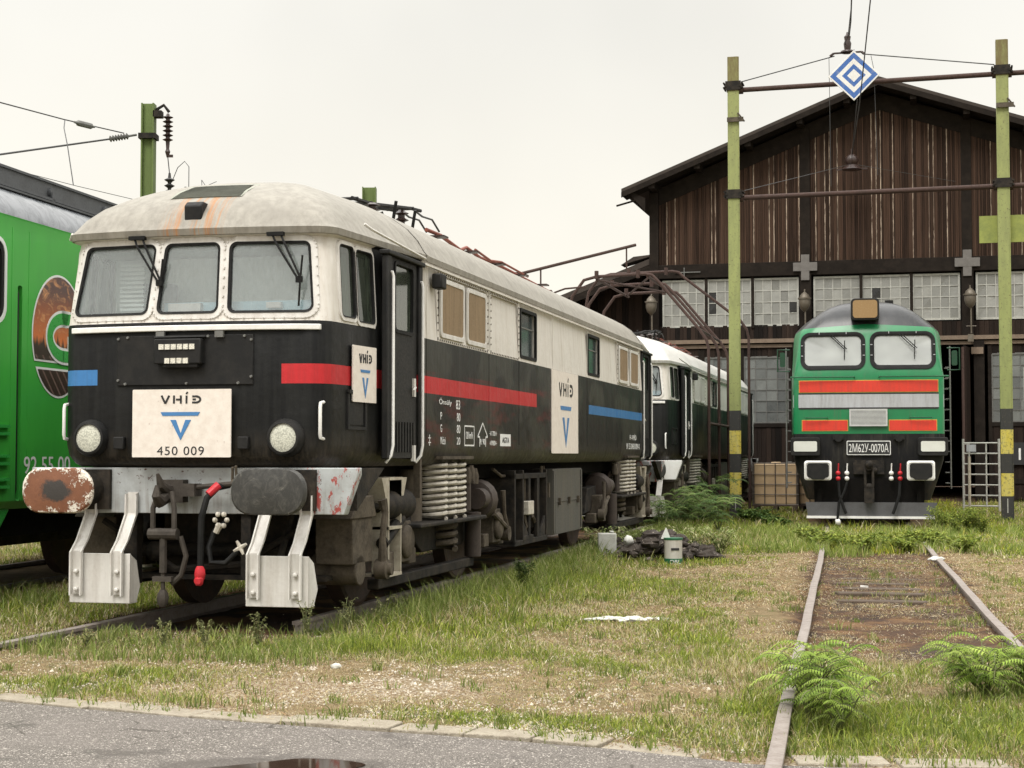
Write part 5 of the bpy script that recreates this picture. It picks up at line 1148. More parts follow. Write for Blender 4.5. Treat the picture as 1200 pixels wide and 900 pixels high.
# ================================================================== tracks
RAILP = [(-.075,-.14),(.075,-.14),(.075,-.125),(.012,-.105),(.010,-.035),(.036,-.028),(.036,-.004),(.03,0),(-.03,0),(-.036,-.004),(-.036,-.028),(-.010,-.035),(-.012,-.105),(-.075,-.125)]
def rail(fr, lat, q0, q1, label, wob=.012, z=0, mat='rustrail'):
    wob *= .28; R = []; n = int((q1-q0)/.5)+1
    for i in range(n+1):
        q = q0+(q1-q0)*i/n; w = wob*sin(q*.9+lat)+wob*.6*sin(q*2.3); R.append([tuple(fr(lat+w+x,q,zz+z)) for x,zz in RAILP])
    m = MB(); m.rings(R); return tag(m.build('rail', M[mat]), label, 'rail', 'running rails')
FT = frame(6.74,30.63,THM)
rail(FT,-.75,-25.2,17,'worn rail of the right track running out past the green weed at the bottom')
rail(FT,.75,-25.2,17,'right hand rail of the track before the green diesel',.016)
rail(FB,-.75,-9,36,'left rail under the black and white locomotive, emerging at the left edge',.004,.0); rail(FB,.75,.9,36,'right rail hidden in grass under the black and white locomotive',.004)
rail(G,-2.25,-9,20,'far rail under the bright green locomotive',.004); rail(G,-.75,-9,20,'near rail under the bright green locomotive',.004)
for i,(dq) in enumerate([-13.1,-13.8,-14.5,-15.25,-12.4]):
    m = MB(); m.prism([(-.42-random.uniform(0,.2),-.09),(.25+random.uniform(0,.2),-.10),(.2+random.uniform(0,.2),.08),(-.35-random.uniform(0,.2),.10)],'z',-.16,-.05); o = m.build('sleeper', M['wood_sleeper'], bevel=.015); o.location = FT(random.uniform(-.03,.03),dq,-.005-random.uniform(0,.02)); o.rotation_euler = (random.uniform(-.01,.01),0,-THM+random.uniform(-.04,.04)); tag(o,'half buried dark timber sleeper between the rails of the right track','sleeper','sleepers of the right track')

# ================================================================== ground
KP = [(-9,12.0),(-6,10.55),(-2.63,8.87),(-1.68,8.42),(-.72,8.02),(0,7.74),(.45,7.52),(1.06,7.16),(1.9,7.02),(3.2,6.9),(6,6.7),(30,5)]; KP = [(a*1.04,b_*1.04) for a,b_ in KP]
def kerb_y(x):
    return np.interp(x, [p[0] for p in KP], [p[1] for p in KP])
def vnoise(x, y, s, seed=0):
    r = np.random.default_rng(seed); T = r.random((64,64)); X = x/s+7.3; Y = y/s+3.1; xi = np.floor(X).astype(int); yi = np.floor(Y).astype(int); fx = X-xi; fy = Y-yi; fx = fx*fx*(3-2*fx); fy = fy*fy*(3-2*fy)
    g = lambda a,b: T[a%64, b%64]
    return (g(xi,yi)*(1-fx)+g(xi+1,yi)*fx)*(1-fy)+(g(xi,yi+1)*(1-fx)+g(xi+1,yi+1)*fx)*fy
def fbm(x,y,s,seed=0,o=4): return sum(vnoise(x,y,s/2**k,seed+k)*.5**k for k in range(o))/sum(.5**k for k in range(o))
def trk(x,y,o,th):   # lateral, along
    dx,dy = x-o[0], y-o[1]; return dx*cos(th)-dy*sin(th), dx*sin(th)+dy*cos(th)
def gh(x,y):
    h = -.055+.05*(fbm(x,y,1.6,3)-.5)+.03*(fbm(x,y,.35,9)-.5)
    lt,qt = trk(x,y,(6.74,30.63),THM); near = np.abs(lt)
    h = np.where((near<.66), h-.03, h); h = h-.03*np.exp(-((near-.75)/.07)**2)
    lb,qb = trk(x,y,(-2.6784,12.3585),THB); h = np.where(np.abs(lb)<1.1, h-.07*(qb>.5), h)
    h = h+np.clip((y-36)/14,0,1)*.03
    ky = kerb_y(x); t = np.clip((y-ky)/.5,0,1); h = h*t+(1-t)*(-.075); h = np.where(y<ky-.05, -.10, h)
    return h
def axis(segs):
    a = []; 
    for s,e,d_ in segs: a += list(np.arange(s,e,d_))
    return np.array(a+[segs[-1][1]])
gx = axis([(-500,-60,40),(-60,-20,4),(-20,-8,.6),(-8,10,.10),(10,22,.3),(22,60,4),(60,500,40)]); gy = axis([(-300,-10,20),(-10,5,1.5),(5,7,.2),(7,18,.08),(18,30,.16),(30,52,.5),(52,100,6),(100,700,50)])
XX,YY = np.meshgrid(gx,gy); ZZ = gh(XX,YY); nx,ny = len(gx),len(gy)
me = D.meshes.new('ground'); v = np.stack([XX,YY,ZZ],-1).reshape(-1,3); idx = np.arange(nx*ny).reshape(ny,nx); f = np.stack([idx[:-1,:-1],idx[:-1,1:],idx[1:,1:],idx[1:,:-1]],-1).reshape(-1,4)
def fastmesh(name, v, f, smooth=True):
    me = D.meshes.new(name); me.vertices.add(len(v)); me.vertices.foreach_set('co', v.astype(np.float32).ravel()); k = f.shape[1]; me.loops.add(f.size); me.loops.foreach_set('vertex_index', f.astype(np.int32).ravel()); me.polygons.add(len(f)); me.polygons.foreach_set('loop_start', np.arange(0,f.size,k,dtype=np.int32)); me.polygons.foreach_set('use_smooth', np.full(len(f),smooth)); me.update(calc_edges=True); return me
def lush(x,y):
    """0 bare .. 1 thick grass, from where the photograph shows growth"""
    n1 = fbm(x,y,1.4,21); n2 = fbm(x,y,.45,31)
    lb,qb = trk(x,y,(-2.6784,12.3585),THB); lt,qt = trk(x,y,(6.74,30.63),THM); ky = kerb_y(x); dk = y-ky
    g = .50+1.3*(n1-.5)+1.3*(n2-.5)+.7*(fbm(x,y,.16,37)-.5)
    g = g+.45*np.exp(-((lb-1.9)/.7)**2)*(qb>-1)
    g = g-.36*np.exp(-((x-.0)/1.5)**2-((y-9.9)/1.3)**2) -.2*np.exp(-((x+1.6)/1.5)**2-((y-9.8)/.8)**2) -.3*np.exp(-((x-.6)/1.0)**2-((y-12.2)/1.0)**2)
    g = g-.22*np.exp(-((y-10.2)/2.0)**4)*(x<1.3)*(x>-3.6); g = g+.25*np.exp(-((x-1.55)/.4)**2)*(y>8)*(y<14)
    mid = np.abs(lt)<1.3
    g = np.where(mid&(qt>-20)&(qt<-7.6), g-.75*np.exp(-((lt-.0)/1.4)**4), g); g = np.where((np.abs(lt)<.8)&(qt>-7.6), g+.5, g); g = np.where((np.abs(lt)<2.5)&(qt<-20.5), g+.15, g)
    g = np.where((lt>-1.7)&(lt<-.7)&(qt>-17)&(qt<-7), g-.14, g); g = np.where((lt>.8)&(lt<2.0)&(qt>-18)&(qt<-6), g-.12, g); g = g+.10
    g = g-.5*np.exp(-((x-3.6)/1.2)**2-((y-26.5)/2)**2)+ .3*(y>29)
    g = g-.4*np.exp(-((x-2.0)/.8)**2-((y-19.6)/1.1)**2)
    g = np.where(lb<-1.0, .75+.5*(n1-.5), g)
    g = np.where((np.abs(lb)<1.0)&(qb>.3), -.6, g); lg,qg = trk(x,y,(-4.79,15.1),.1944); g = np.where((lg<-.35)&(lg>-2.7)&(qg>-2), -.6, g); g = np.where((np.abs(lt)<1.2)&(qt>0), -.6, g)
    g = np.where((np.abs(lb+.75)<.9)&(qb<.5), g-.35, g)
    g = g*np.clip(dk/.5,0,1); g = np.where(y>46, -.5, g); return g
me = fastmesh('ground', v, f); at = me.attributes.new('lush','FLOAT','POINT'); LU = np.clip(lush(v[:,0],v[:,1]),0,1); at.data.foreach_set('value', LU.astype(np.float32))
lt,qt = trk(v[:,0],v[:,1],(6.74,30.63),THM); lb,qb = trk(v[:,0],v[:,1],(-2.6784,12.3585),THB)
br = np.exp(-(lt/1.0)**4)*np.clip((qt+20.5)/1.5,0,1)*np.clip((3-qt)/3,0,1); br = np.maximum(br, (np.abs(lb)<1.2)*(qb>-.5)*1.0); br = np.maximum(br, .9*np.exp(-((v[:,0]-3.6)/1.6)**2-((v[:,1]-26.5)/2)**2)); br = np.maximum(br, np.clip((v[:,1]-32)/3,0,1)*.8)
at = me.attributes.new('soil','FLOAT','POINT'); at.data.foreach_set('value', br.astype(np.float32))
gv = .42*np.exp(-((v[:,0]-.0)/1.7)**2-((v[:,1]-9.6)/1.2)**2)+.8*np.exp(-((v[:,1]-kerb_y(v[:,0]))/.35)**2)+.7*np.exp(-((v[:,0]+1.6)/1.5)**2-((v[:,1]-9.7)/.7)**2); at = me.attributes.new('grav','FLOAT','POINT'); at.data.foreach_set('value', gv.astype(np.float32))
def ground_mat():
    n = N('soil_and_thatch'); g = n.attr('lush'); s = n.attr('soil'); gr = n.attr('grav'); a = n.noise(3,6,.7); b = n.noise(38,5,.75); c2 = n.noise(130,3,.7)
    straw = n.mix(b, (.13,.09,.048), (.42,.325,.19)); straw = n.mix(n.step(a,.42,.60,0,.8), straw, n.mix(b,(.11,.08,.04),(.25,.19,.10))); straw = n.mix(n.step(n.noise(7,5,.7),.52,.62,0,.6), straw, n.mix(b,(.07,.075,.03),(.2,.2,.08))); green = n.mix(b, (.06,.065,.02), (.17,.18,.06)); soil = n.mix(b, (.045,.028,.02), (.17,.105,.07)); soil = n.mix(n.step(a,.5,.62,0,.7), soil, (.045,.04,.038))
    soil = n.mix(n.mul(n.step(n.noise(1.7,4,.6),.48,.58),.6), soil, (.27,.16,.08))
    v = n.voro(45); peb = n.mix(n.voro(45,out=1), (.36,.29,.20), (.66,.58,.46)); peb = n.mix(n.step(v,.3,.6), peb, (.24,.17,.10))
    c = n.mix(n.step(n.add(g,n.mul(n.math('SUBTRACT',b,.5),.3)), .25,.6), straw, green); c = n.mix(n.step(n.add(s,n.mul(n.math('SUBTRACT',a,.5),.6)), .35,.6), c, soil)
    xw,yw,zw = n.xyz(); dp = n.mul(n.step(s,.5,.8), n.step(n.noise(1.1,4,.65),.50,.60)); c = n.mix(n.mul(dp,.75), c, n.mix(b,(.030,.026,.025),(.095,.08,.07))); c = n.mix(n.step(n.add(gr,n.mul(n.math('SUBTRACT',a,.5),1.3)), .55,.75,0,.9), c, peb)
    return n.pbr(c,.95,0,n.bump(n.add(n.add(b,n.mul(c2,.5)),n.mul(n.inv(v),.4)), .9,.03),.1)
me.materials.append(ground_mat()); tag(link('ground', me), kind='structure')
# asphalt
def asphalt_mat():
    n = N('worn_asphalt'); a = n.noise(1.6,5,.65); v = n.voro(130,out=1); vd = n.voro(130); f = n.noise(260,3,.8)
    sp = n.t.nodes.new('ShaderNodeSeparateColor'); n.put(sp.inputs[0], v)
    c = n.mix(sp.outputs[0], (.16,.14,.125), (.36,.325,.285)); c = n.mix(n.step(vd,.25,.55), c, (.09,.08,.07)); c = n.mix(n.gt(sp.outputs[1],.95), c, (.48,.44,.39)); c = n.mix(n.step(a,.45,.65,0,.4), c, (.17,.15,.135))
    w = n.noise(2.3,4,.6); X_,Y_,Z_ = n.xyz(); pd = n.math('SQRT', n.add(n.math('POWER', n.math('DIVIDE', n.add(X_,1.08), .62), 2), n.math('POWER', n.math('DIVIDE', n.math('SUBTRACT', Y_, 7.25), .36), 2))); wet = n.math('MAXIMUM', n.step(w,.60,.66), n.step(n.add(pd, n.mul(n.math('SUBTRACT', n.noise(6,4),.5),.8)), 1.1,.85)); c = n.mix(n.mul(wet,.6), c, (.06,.05,.042))
    vc = n.voro(1.6, feature='DISTANCE_TO_EDGE', vec=n.scale(n.obj,(1,1,1)))
    ck = n.step(n.add(vc,n.mul(n.math('SUBTRACT',n.noise(9,4),.5),.06)), .0,.006,1,0); c = n.mix(n.mul(ck,.7), c, (.045,.038,.03))
    return n.pbr(c, n.step(wet,0,1,.85,.45),0,n.bump(n.inv(vd),.8,.006),.3)
ax_ = np.concatenate([np.arange(-9,10,.12),[14,20,30]]); P = []; Fq = []
for i,x in enumerate(ax_):
    k = float(kerb_y(x))-.02+.03*(vnoise(np.array([x]),np.array([0.]),.3,5)[0]-.5)
    for t,yy in enumerate((k, k-.03, k-1.2, -40)): P.append((x if t<3 else x*1.5, yy, -.066 if t else -.115))
for i in range(len(ax_)-1):
    for t in range(3): a = i*4+t; Fq.append((a,a+1,a+5,a+4))
o = MB().add(P,Fq).build('asphalt_road', asphalt_mat(), smooth=20); tag(o, kind='structure')
# puddle
m = MB(); pc = Vector((-1.08,7.22)); P = [(pc.x+.34*cos(a)*(1+.25*sin(3*a+1)), pc.y+.24*sin(a)*(1+.2*sin(2*a))+.30*.62*0-.28*(.62*cos(a))*.0+.22*cos(a)*.5) for a in [2*pi*i/40 for i in range(40)]]
m.add([(x,y,-.062) for x,y in P],[tuple(range(40))]); n = N('puddle_water'); o = m.build('puddle', n.pbr((.035,.022,.016),.04,0,None,.6), smooth=0); tag(o, kind='structure')
# kerb slabs
def slab_mat():
    n = N('kerb_concrete'); a = n.noise(6,6,.7); b = n.noise(60,4,.8); c = n.mix(n.step(a,.35,.7), (.36,.32,.25), (.22,.185,.14)); c = n.mix(n.step(b,.55,.68,0,.7), c, (.50,.46,.38)); c = n.mix(n.step(b,.42,.33,0,.7), c, (.10,.08,.06)); return n.pbr(c,.9,0,n.bump(n.add(a,b),.8,.012),.2)
sm = slab_mat(); xs = -3.1
slabs = []
SL = ['cracked kerb slab at the asphalt edge below the left rail guard','long pale kerb slab under the white locomotive corner','kerb slab lying slightly askew near the wet asphalt patch','kerb slab beside a small yellow grass tuft','broken kerb slab in the middle of the kerb row','clean edged pale kerb slab right of the middle joint','kerb slab before the green weeds near the worn rail','sunken kerb slab half covered by grass next to the worn rail']
xs = [-3.05,-2.35,-1.72,-1.22,-.62,-.24,.10,.42,.86]
for i,(x0,x1) in enumerate(zip(xs[:-1],xs[1:])):
    a = Vector((x0,float(kerb_y(x0)))); b = Vector((x1-.012,float(kerb_y(x1-.012)))); L = (b-a).length; an = atan2(b.y-a.y,b.x-a.x); n8 = 10
    top = [(L*k/n8+random.uniform(-.005,.005), .0+random.uniform(-.012,.006)) for k in range(n8+1)]+[(L*(n8-k)/n8, .20+random.uniform(-.02,.015)) for k in range(n8+1)]
    m = MB(); m.prism(top,'z',-.12,0); o = m.build('kerb_slab', sm, smooth=0, bevel=.006); o.location = (a.x,a.y-random.uniform(0,.035),-.055+random.uniform(-.006,.010)-(.02 if i==7 else 0)); o.rotation_euler = (random.uniform(-.03,.03),random.uniform(-.01,.01),an+random.uniform(-.05,.05)); tag(o, SL[i], 'kerb slab', 'kerb slabs along the asphalt edge')
for i,(x0,x1,l) in enumerate(((1.30,1.72,'kerb slab just right of the worn rail at the bottom edge'),(1.76,2.25,'rightmost kerb slab at the bottom edge beyond the worn rail'))):
    a = Vector((x0,float(kerb_y(x0)))); m = MB(); m.prism([(0,0),(x1-x0,-.02),(x1-x0,.18),(.2,.19),(0,.2)],'z',-.12,0); o = m.build('kerb_slab', sm, smooth=0, bevel=.008); o.location = (a.x,a.y-.01,-.062); tag(o,l,'kerb slab','kerb slabs along the asphalt edge')

# ================================================================== grass and litter
def grass_mat():
    n = N('grass_blades'); c = n.attr('blade'); d = n.t.nodes.new('ShaderNodeBsdfDiffuse'); n.put(d.inputs[0], c); t = n.t.nodes.new('ShaderNodeBsdfTranslucent'); n.put(t.inputs[0], c)
    g = n.t.nodes.new('ShaderNodeBsdfGlossy'); n.put(g.inputs[0],(.6,.6,.6)); n.put(g.inputs[1],.5)
    m = n.t.nodes.new('ShaderNodeMixShader'); m.inputs[0].default_value = .35; n.t.links.new(d.outputs[0],m.inputs[1]); n.t.links.new(t.outputs[0],m.inputs[2])
    m2 = n.t.nodes.new('ShaderNodeMixShader'); m2.inputs[0].default_value = .025; n.t.links.new(m.outputs[0],m2.inputs[1]); n.t.links.new(g.outputs[0],m2.inputs[2]); n.t.links.new(m2.outputs[0],n.o.inputs[0]); return n.m
GM = grass_mat()
def blades(name, x, y, z, h, w, col, lean, label=None, cat=None, kind=None, bend=1.0, parent=None):
    n = len(x); az = rng.random(n)*2*pi; la = rng.random(n)*2*pi; hx,hy = np.cos(az)*w/2, np.sin(az)*w/2; lx,ly = np.cos(la)*lean*h, np.sin(la)*lean*h
    V = np.empty((n,5,3),np.float32)
    V[:,0] = np.stack([x-hx,y-hy,z],-1); V[:,1] = np.stack([x+hx,y+hy,z],-1)
    mx,my,mz = x+lx*.35*bend, y+ly*.35*bend, z+h*.58
    V[:,2] = np.stack([mx+hx*.75,my+hy*.75,mz],-1); V[:,3] = np.stack([mx-hx*.75,my-hy*.75,mz],-1); V[:,4] = np.stack([x+lx,y+ly,z+h*np.sqrt(np.clip(1-.4*lean**2,.15,1))],-1)
    b = (np.arange(n)*5)[:,None]; F1 = b+np.array([[0,1,2,3]]); F2 = b+np.array([[3,2,4]])
    me = D.meshes.new(name); me.vertices.add(n*5); me.vertices.foreach_set('co', V.ravel()); loops = np.concatenate([F1.ravel(),F2.ravel()]).astype(np.int32); me.loops.add(len(loops)); me.loops.foreach_set('vertex_index', loops); me.polygons.add(2*n)
    me.polygons.foreach_set('loop_start', np.concatenate([np.arange(n)*4, n*4+np.arange(n)*3]).astype(np.int32)); me.polygons.foreach_set('use_smooth', np.ones(2*n,bool)); me.update(calc_edges=True)
    at = me.attributes.new('blade','FLOAT_COLOR','POINT'); cc = np.ones((n,5,4),np.float32); cc[:,:,:3] = col[:,None,:]; at.data.foreach_set('color', cc.ravel()); me.materials.append(GM)
    o = link(name, me, parent); return tag(o, label, cat, None, kind)
def pick(n, pal, wts): i = rng.choice(len(pal), n, p=np.array(wts)/sum(wts)); return np.array(pal)[i]*rng.uniform(.75,1.25,(n,1))
ys,xs_ = [],[]
for y0,y1,dens in ((6.6,9,6500),(9,12,5600),(12,16,3400),(16,22,1700),(22,30,800),(30,46,260)):
    xa,xb = -.36*y1-1, .36*y1+1; k = int((xb-xa)*(y1-y0)*dens); xs_.append(rng.uniform(xa,xb,k)); ys.append(rng.uniform(y0,y1,k))
x = np.concatenate(xs_); y = np.concatenate(ys); lu = lush(x,y); keep = (rng.random(len(x)) < np.clip(np.maximum(lu,.22)*1.1+.20,0,1)**1.2)&(y>kerb_y(x)+.02)&(lu>-.3)
lt,qt = trk(x,y,(6.74,30.63),THM); lb,qb = trk(x,y,(-2.6784,12.3585),THB)
keep &= ~(np.abs(np.abs(lt)-.75)<.055); keep &= ~((np.abs(np.abs(lb)-.75)<.05)&(qb<1.2)); keep &= ~((np.abs(lb)<1.5)&(qb>22)&(qb<36)&(np.abs(lb)<1.2))
x,y,lu,lt,qt,lb,qb = [a[keep] for a in (x,y,lu,lt,qt,lb,qb)]; n = len(x); L_ = np.clip(lu,0,1.2)
tall = np.exp(-((lb-1.75)/.55)**2)*(qb>-.6)*(qb<18)+ .8*((lb<-1.2))+.7*(y>29)+.5*np.exp(-((x-1.55)/.4)**2)*(y<12)+.6*((np.abs(lt)<2.2)&(qt>-8))
h = (.016+.050*L_*rng.random(n)+.045*L_*(rng.random(n)<.15))*(1+1.5*np.clip(tall,0,1.3)*rng.random(n)); h *= np.where(y<9,.8,1)
w = np.where(y<12,.0045,np.where(y<20,.007,.012))*rng.uniform(.7,1.4,n)
dry = np.clip(.92-L_*.72+.75*(fbm(x,y,.9,41)-.5)*2,.05,.95); isd = rng.random(n)<dry
colg = pick(n,[(.21,.27,.035),(.15,.20,.03),(.31,.35,.055),(.09,.13,.022),(.42,.42,.10)],[4,3,3,2,1.4]); cold = pick(n,[(.50,.42,.24),(.36,.27,.14),(.62,.55,.37),(.22,.15,.08)],[3,3,2,1])
col = np.where(isd[:,None],cold,colg); yel = ((np.abs(lt)<1.1)&(qt>-8))|((lt>.8)&(lt<2.6)&(qt>-7)); col = np.where((yel&~isd)[:,None], col*np.array([1.35,1.25,.8]), col)
blades('grass', x, y, gh(x,y)-.005, h, w, col, rng.uniform(.1,1.3,n), kind='stuff', label='patchy green and straw coloured grass growing over the yard and between the tracks')
# flat straw litter and small stones
k = 150000; x = rng.uniform(-6,8,k); y = 6.8+rng.random(k)**1.3*19; keep = (y>kerb_y(x)+.0)&(np.abs(x)<.36*y+.5)&(lush(x,y)>-.5); x,y = x[keep],y[keep]; n = len(x)
blades('straw_litter', x,y,gh(x,y)+.006, rng.uniform(.006,.016,n)*np.where(y>14,1.5,1), rng.uniform(.003,.006,n)*np.where(y>14,1.7,1), pick(n,[(.52,.42,.26),(.32,.21,.11),(.15,.085,.05),(.62,.55,.42)],[3,3,2,1])*np.where(np.abs(trk(x,y,(6.74,30.63),THM)[0])<.72,.5,1.)[:,None], rng.uniform(1.5,5,n), kind='stuff', label='dry straw and dead stalks scattered on the bare ground')
k = 26000; x = rng.uniform(-5,8,k); y = 7+rng.random(k)**1.2*15; keep = (y>kerb_y(x)+.05)&(np.abs(x)<.36*y+.5)&(lush(x,y)>-.5)&(lush(x,y)<.55); x,y = x[keep],y[keep]; n = len(x)
blades('dead_stalks', x,y,gh(x,y)+.012, rng.uniform(.010,.022,n), rng.uniform(.0025,.005,n)*np.where(y>14,1.6,1), pick(n,[(.55,.44,.27),(.40,.25,.12),(.16,.09,.055),(.66,.60,.46)],[3,3,2,2]), rng.uniform(3,9,n), kind='stuff', label='long dead stalks lying flat over the trackbed and dry ground')
k = 26000; x = rng.normal(-.1,2.1,k); y = 9.8+rng.normal(0,1.4,k); i2 = rng.random(k)<.35; xk = rng.uniform(-4,1.1,k); x = np.where(i2,xk,x); y = np.where(i2,kerb_y(xk)+.15+np.abs(rng.normal(0,.22,k)),y); keep = (y>kerb_y(x)+.21)&(fbm(x,y,.5,77)>.47); x,y = x[keep],y[keep]; n = len(x); r = rng.uniform(.003,.010,n)
r = np.where(rng.random(n)<.03, r*2.0, r)
oc = np.array([(1,0,0),(0,1,0),(-1,0,0),(0,-1,0),(0,0,.7)]); rot = rng.random(n)*6.28; V = np.empty((n,5,3))
for j in range(5):
    ox,oy = oc[j][0],oc[j][1]; V[:,j,0] = x+r*(ox*np.cos(rot)-oy*np.sin(rot))*rng.uniform(.6,1.3,n); V[:,j,1] = y+r*(ox*np.sin(rot)+oy*np.cos(rot))*rng.uniform(.6,1.3,n); V[:,j,2] = gh(x,y)+oc[j][2]*r*1.2+(.0)
b = (np.arange(n)*5)[:,None,None]; F = (b+np.array([[[0,1,4],[1,2,4],[2,3,4],[3,0,4]]])).reshape(-1,3); me = fastmesh('gravel', V.reshape(-1,3), F, False)
n_ = N('gravel_stone'); at = me.attributes.new('tone','FLOAT_COLOR','FACE'); tv = np.repeat(rng.random((n,1)),4,0); cc = np.ones((len(tv),4)); cc[:,0:1] = tv; at.data.foreach_set('color', cc.astype(np.float32).ravel()); sp = n_.t.nodes.new('ShaderNodeSeparateColor'); n_.put(sp.inputs[0], n_.attr('tone'))
me.materials.append(n_.pbr(n_.mix(sp.outputs[0],(.20,.165,.12),(.62,.56,.46)),.9)); tag(link('gravel', me), 'pale gravel chips scattered in the dry patch of the yard', kind='stuff')

# ================================================================== plants
def leafy(name, p, stems, hgt, spread, label, leaf=(.05,.02), n_leaf=26, pal=((.10,.16,.04),(.16,.22,.06)), pinn=False, cat='plant', droop=.6, group=None):
    root = empty(name, p, 0, label, cat, group); V = []; F = []; col = []; sm_ = MB()
    def quad(a, dr, up, L, w, c):
        s = dr.cross(up).normalized()*w; b = len(V); m_ = a+dr*L*.5+up*L*.08; e = a+dr*L-Vector((0,0,L*.25)); V.extend([a, m_+s, e, m_-s]); F.append((b,b+1,b+2,b+3)); col.extend([c]*4)
    for k in range(stems):
        az = random.uniform(0,2*pi); hh = hgt*random.uniform(.6,1.1); sp = spread*random.uniform(.3,1)
        P = []
        for t in range(9):
            t /= 8; r_ = sp*t**(1.2); P.append(Vector((cos(az)*r_+random.uniform(-.01,.01), sin(az)*r_+random.uniform(-.01,.01), hh*(t-droop*.35*t*t*t))))
        sm_.tube(P,[.006*(1.2-t/9) for t in range(9)],4)
        if not pinn:
            for j in range(n_leaf):
                t = random.uniform(.15,1); i = min(7,int(t*8)); a = P[i].lerp(P[i+1],t*8-i); aa = random.uniform(0,2*pi); dr = Vector((cos(aa),sin(aa),random.uniform(-.2,.5))).normalized(); base = random.choice(pal); f_ = random.uniform(.75,1.3)
                quad(a,dr,Vector((0,0,1)),leaf[0]*random.uniform(.6,1.3),leaf[1]*random.uniform(.7,1.2),tuple(c*f_ for c in base))
        else:   # pinnate fronds up the stem
            for j in range(6):
                i = random.randint(2,8); a = P[i]; aa = random.uniform(0,2*pi); fl = leaf[0]*random.uniform(.6,1.1); base = random.choice(pal); f_ = random.uniform(.8,1.25); c = tuple(q*f_ for q in base); dr = Vector((cos(aa),sin(aa),.65)); prev = a; R = [a]
                for s_ in range(1,13):
                    t = s_/12; pnt = a+Vector((cos(aa)*fl*t, sin(aa)*fl*t, fl*(.75*t-.80*t*t))); R.append(pnt); d_ = (pnt-prev).normalized(); sd = Vector((-sin(aa),cos(aa),0)); ll = fl*.30*(1.05-.6*t)
                    for sgn in (-1,1): quad(pnt,(sd*sgn+d_*.5-Vector((0,0,.25))).normalized(),Vector((0,0,1)),ll,ll*.13,c)
                    prev = pnt
                sm_.tube(R,.003,3)
    me = D.meshes.new('foliage'); me.from_pydata([tuple(v) for v in V],[],F); at = me.attributes.new('blade','FLOAT_COLOR','POINT'); at.data.foreach_set('color', np.array([tuple(c)+(1,) for c in col],np.float32).ravel()); me.materials.append(GM); link('foliage', me, root)
    sm_.build('stem', M['stem'], root); return root
M['stem'] = dirty('stem', (.10,.12,.04), (.16,.11,.05), .7, 0, .5, 9)
G1 = ((.17,.27,.04),(.24,.34,.055),(.33,.42,.09)); G2 = ((.055,.085,.03),(.08,.12,.035)); G3 = ((.22,.27,.05),(.30,.34,.07),(.16,.22,.045)); G4 = ((.07,.13,.035),(.11,.18,.045),(.16,.23,.06))
def gz(x,y): return float(gh(np.array([x]),np.array([y]))[0])
def pl(x,y): return (x,y,gz(x,y))
for dx,dy,s,l in ((-.04,.1,1.6,'feathery sapling leaning over the worn rail, tallest of the three'),(.12,.55,1.5,'smaller feathery sapling just behind the tallest one on the worn rail'),(.05,-.25,1.2,'lowest feathery sapling at the foot of the worn rail')):
    leafy('tree_of_heaven_sapling', pl(1.62+dx,8.55+dy), 9, .30*s, .17*s, l, leaf=(.155*s,0), pinn=True, pal=G1, cat='sapling', group='feathery saplings on the worn rail')
for i,(x,y,s,l) in enumerate(((2.78,9.55,1.0,'feathery bush at the right edge, nearest'),(3.15,9.9,1.0,'feathery bush at the right edge, behind the nearest one'),(2.95,10.4,.7,'small feathery bush at the foot of the right hand rail'),(3.35,9.3,1.1,'feathery bush cut off by the right edge'))):
    leafy('tree_of_heaven_sapling', pl(x,y), 13, .36*s, .34*s, l, leaf=(.22*s,0), pinn=True, pal=G1, cat='sapling', group='feathery bushes at the right edge')
leafy('dark_weed', pl(*FB(1.75,4.6)[:2]), 9, .42, .16, 'dark leafy weed standing beside the front bogie spring', leaf=(.045,.014), n_leaf=34, pal=G2)
for i,(px,py,s) in enumerate(((775,604,.9),(790,600,1.2),(808,598,1.5),(824,597,1.4),(842,598,1.1),(800,607,.8),(830,606,.9),(765,612,.7))):
    Y = 29+1.2*(i%4)+(.5 if i>4 else 0)+2*(i in (2,3)); X = (px-600)/FL*Y
    leafy('elder_bush', pl(X,Y), 12, .85*s, .60*s, ['leafy bush nearest the end of the first black locomotive','bushy elder by the white leg of the second locomotive','tallest fern-leaved bush before the second locomotive','dense bush between the pipe frame legs','leafy bush pressed against the banded left post','low leafy plant in front of the tall bushes','low leafy plant before the banded left post','small bush at the rear bogie spring of the first locomotive'][i], leaf=(.30*s,0), pinn=True, pal=G4, cat='bush', group='bushes beside the second locomotive')
for i,(px,Y,s) in enumerate(((886,33,.8),(897,32,.7),(912,30.5,.6),(873,34,.8))):
    X = (px-600)/FL*Y; leafy('low_bush', pl(X,Y), 12, .40*s, .45*s, ['low dark bush in front of the caged tank','low bush left of the green diesel','small bush at the left foot of the diesel plough','low bush at the foot of the banded left post'][i], leaf=(.09,.03), n_leaf=40, pal=G4, cat='bush', group='low bushes at the tank')
for i in range(12):
    la = -.95+.19*i+random.uniform(-.08,.08); q = -6.3+random.uniform(-1.3,2.0) ; p = FT(la,q)
    leafy('yellow_weed', pl(p.x,p.y), 13, .30, .34, 'yellow green weed growing thickly between the rails before the diesel', leaf=(.08,.022), n_leaf=30, pal=G3, cat='weed', group='yellow green weeds before the diesel')
for i in range(9):
    p = FT(1.25+.2*(i%4)+random.uniform(-.1,.1), -1.6+.45*(i//3)+random.uniform(-.3,.3)-1.2*(i%2)); leafy('tall_weed', pl(p.x,p.y), 12, .55, .25, 'tall flowering yellow green weed right of the diesel plough', leaf=(.055,.014), n_leaf=36, pal=G3, cat='weed', group='tall weeds right of the diesel')
k = 0
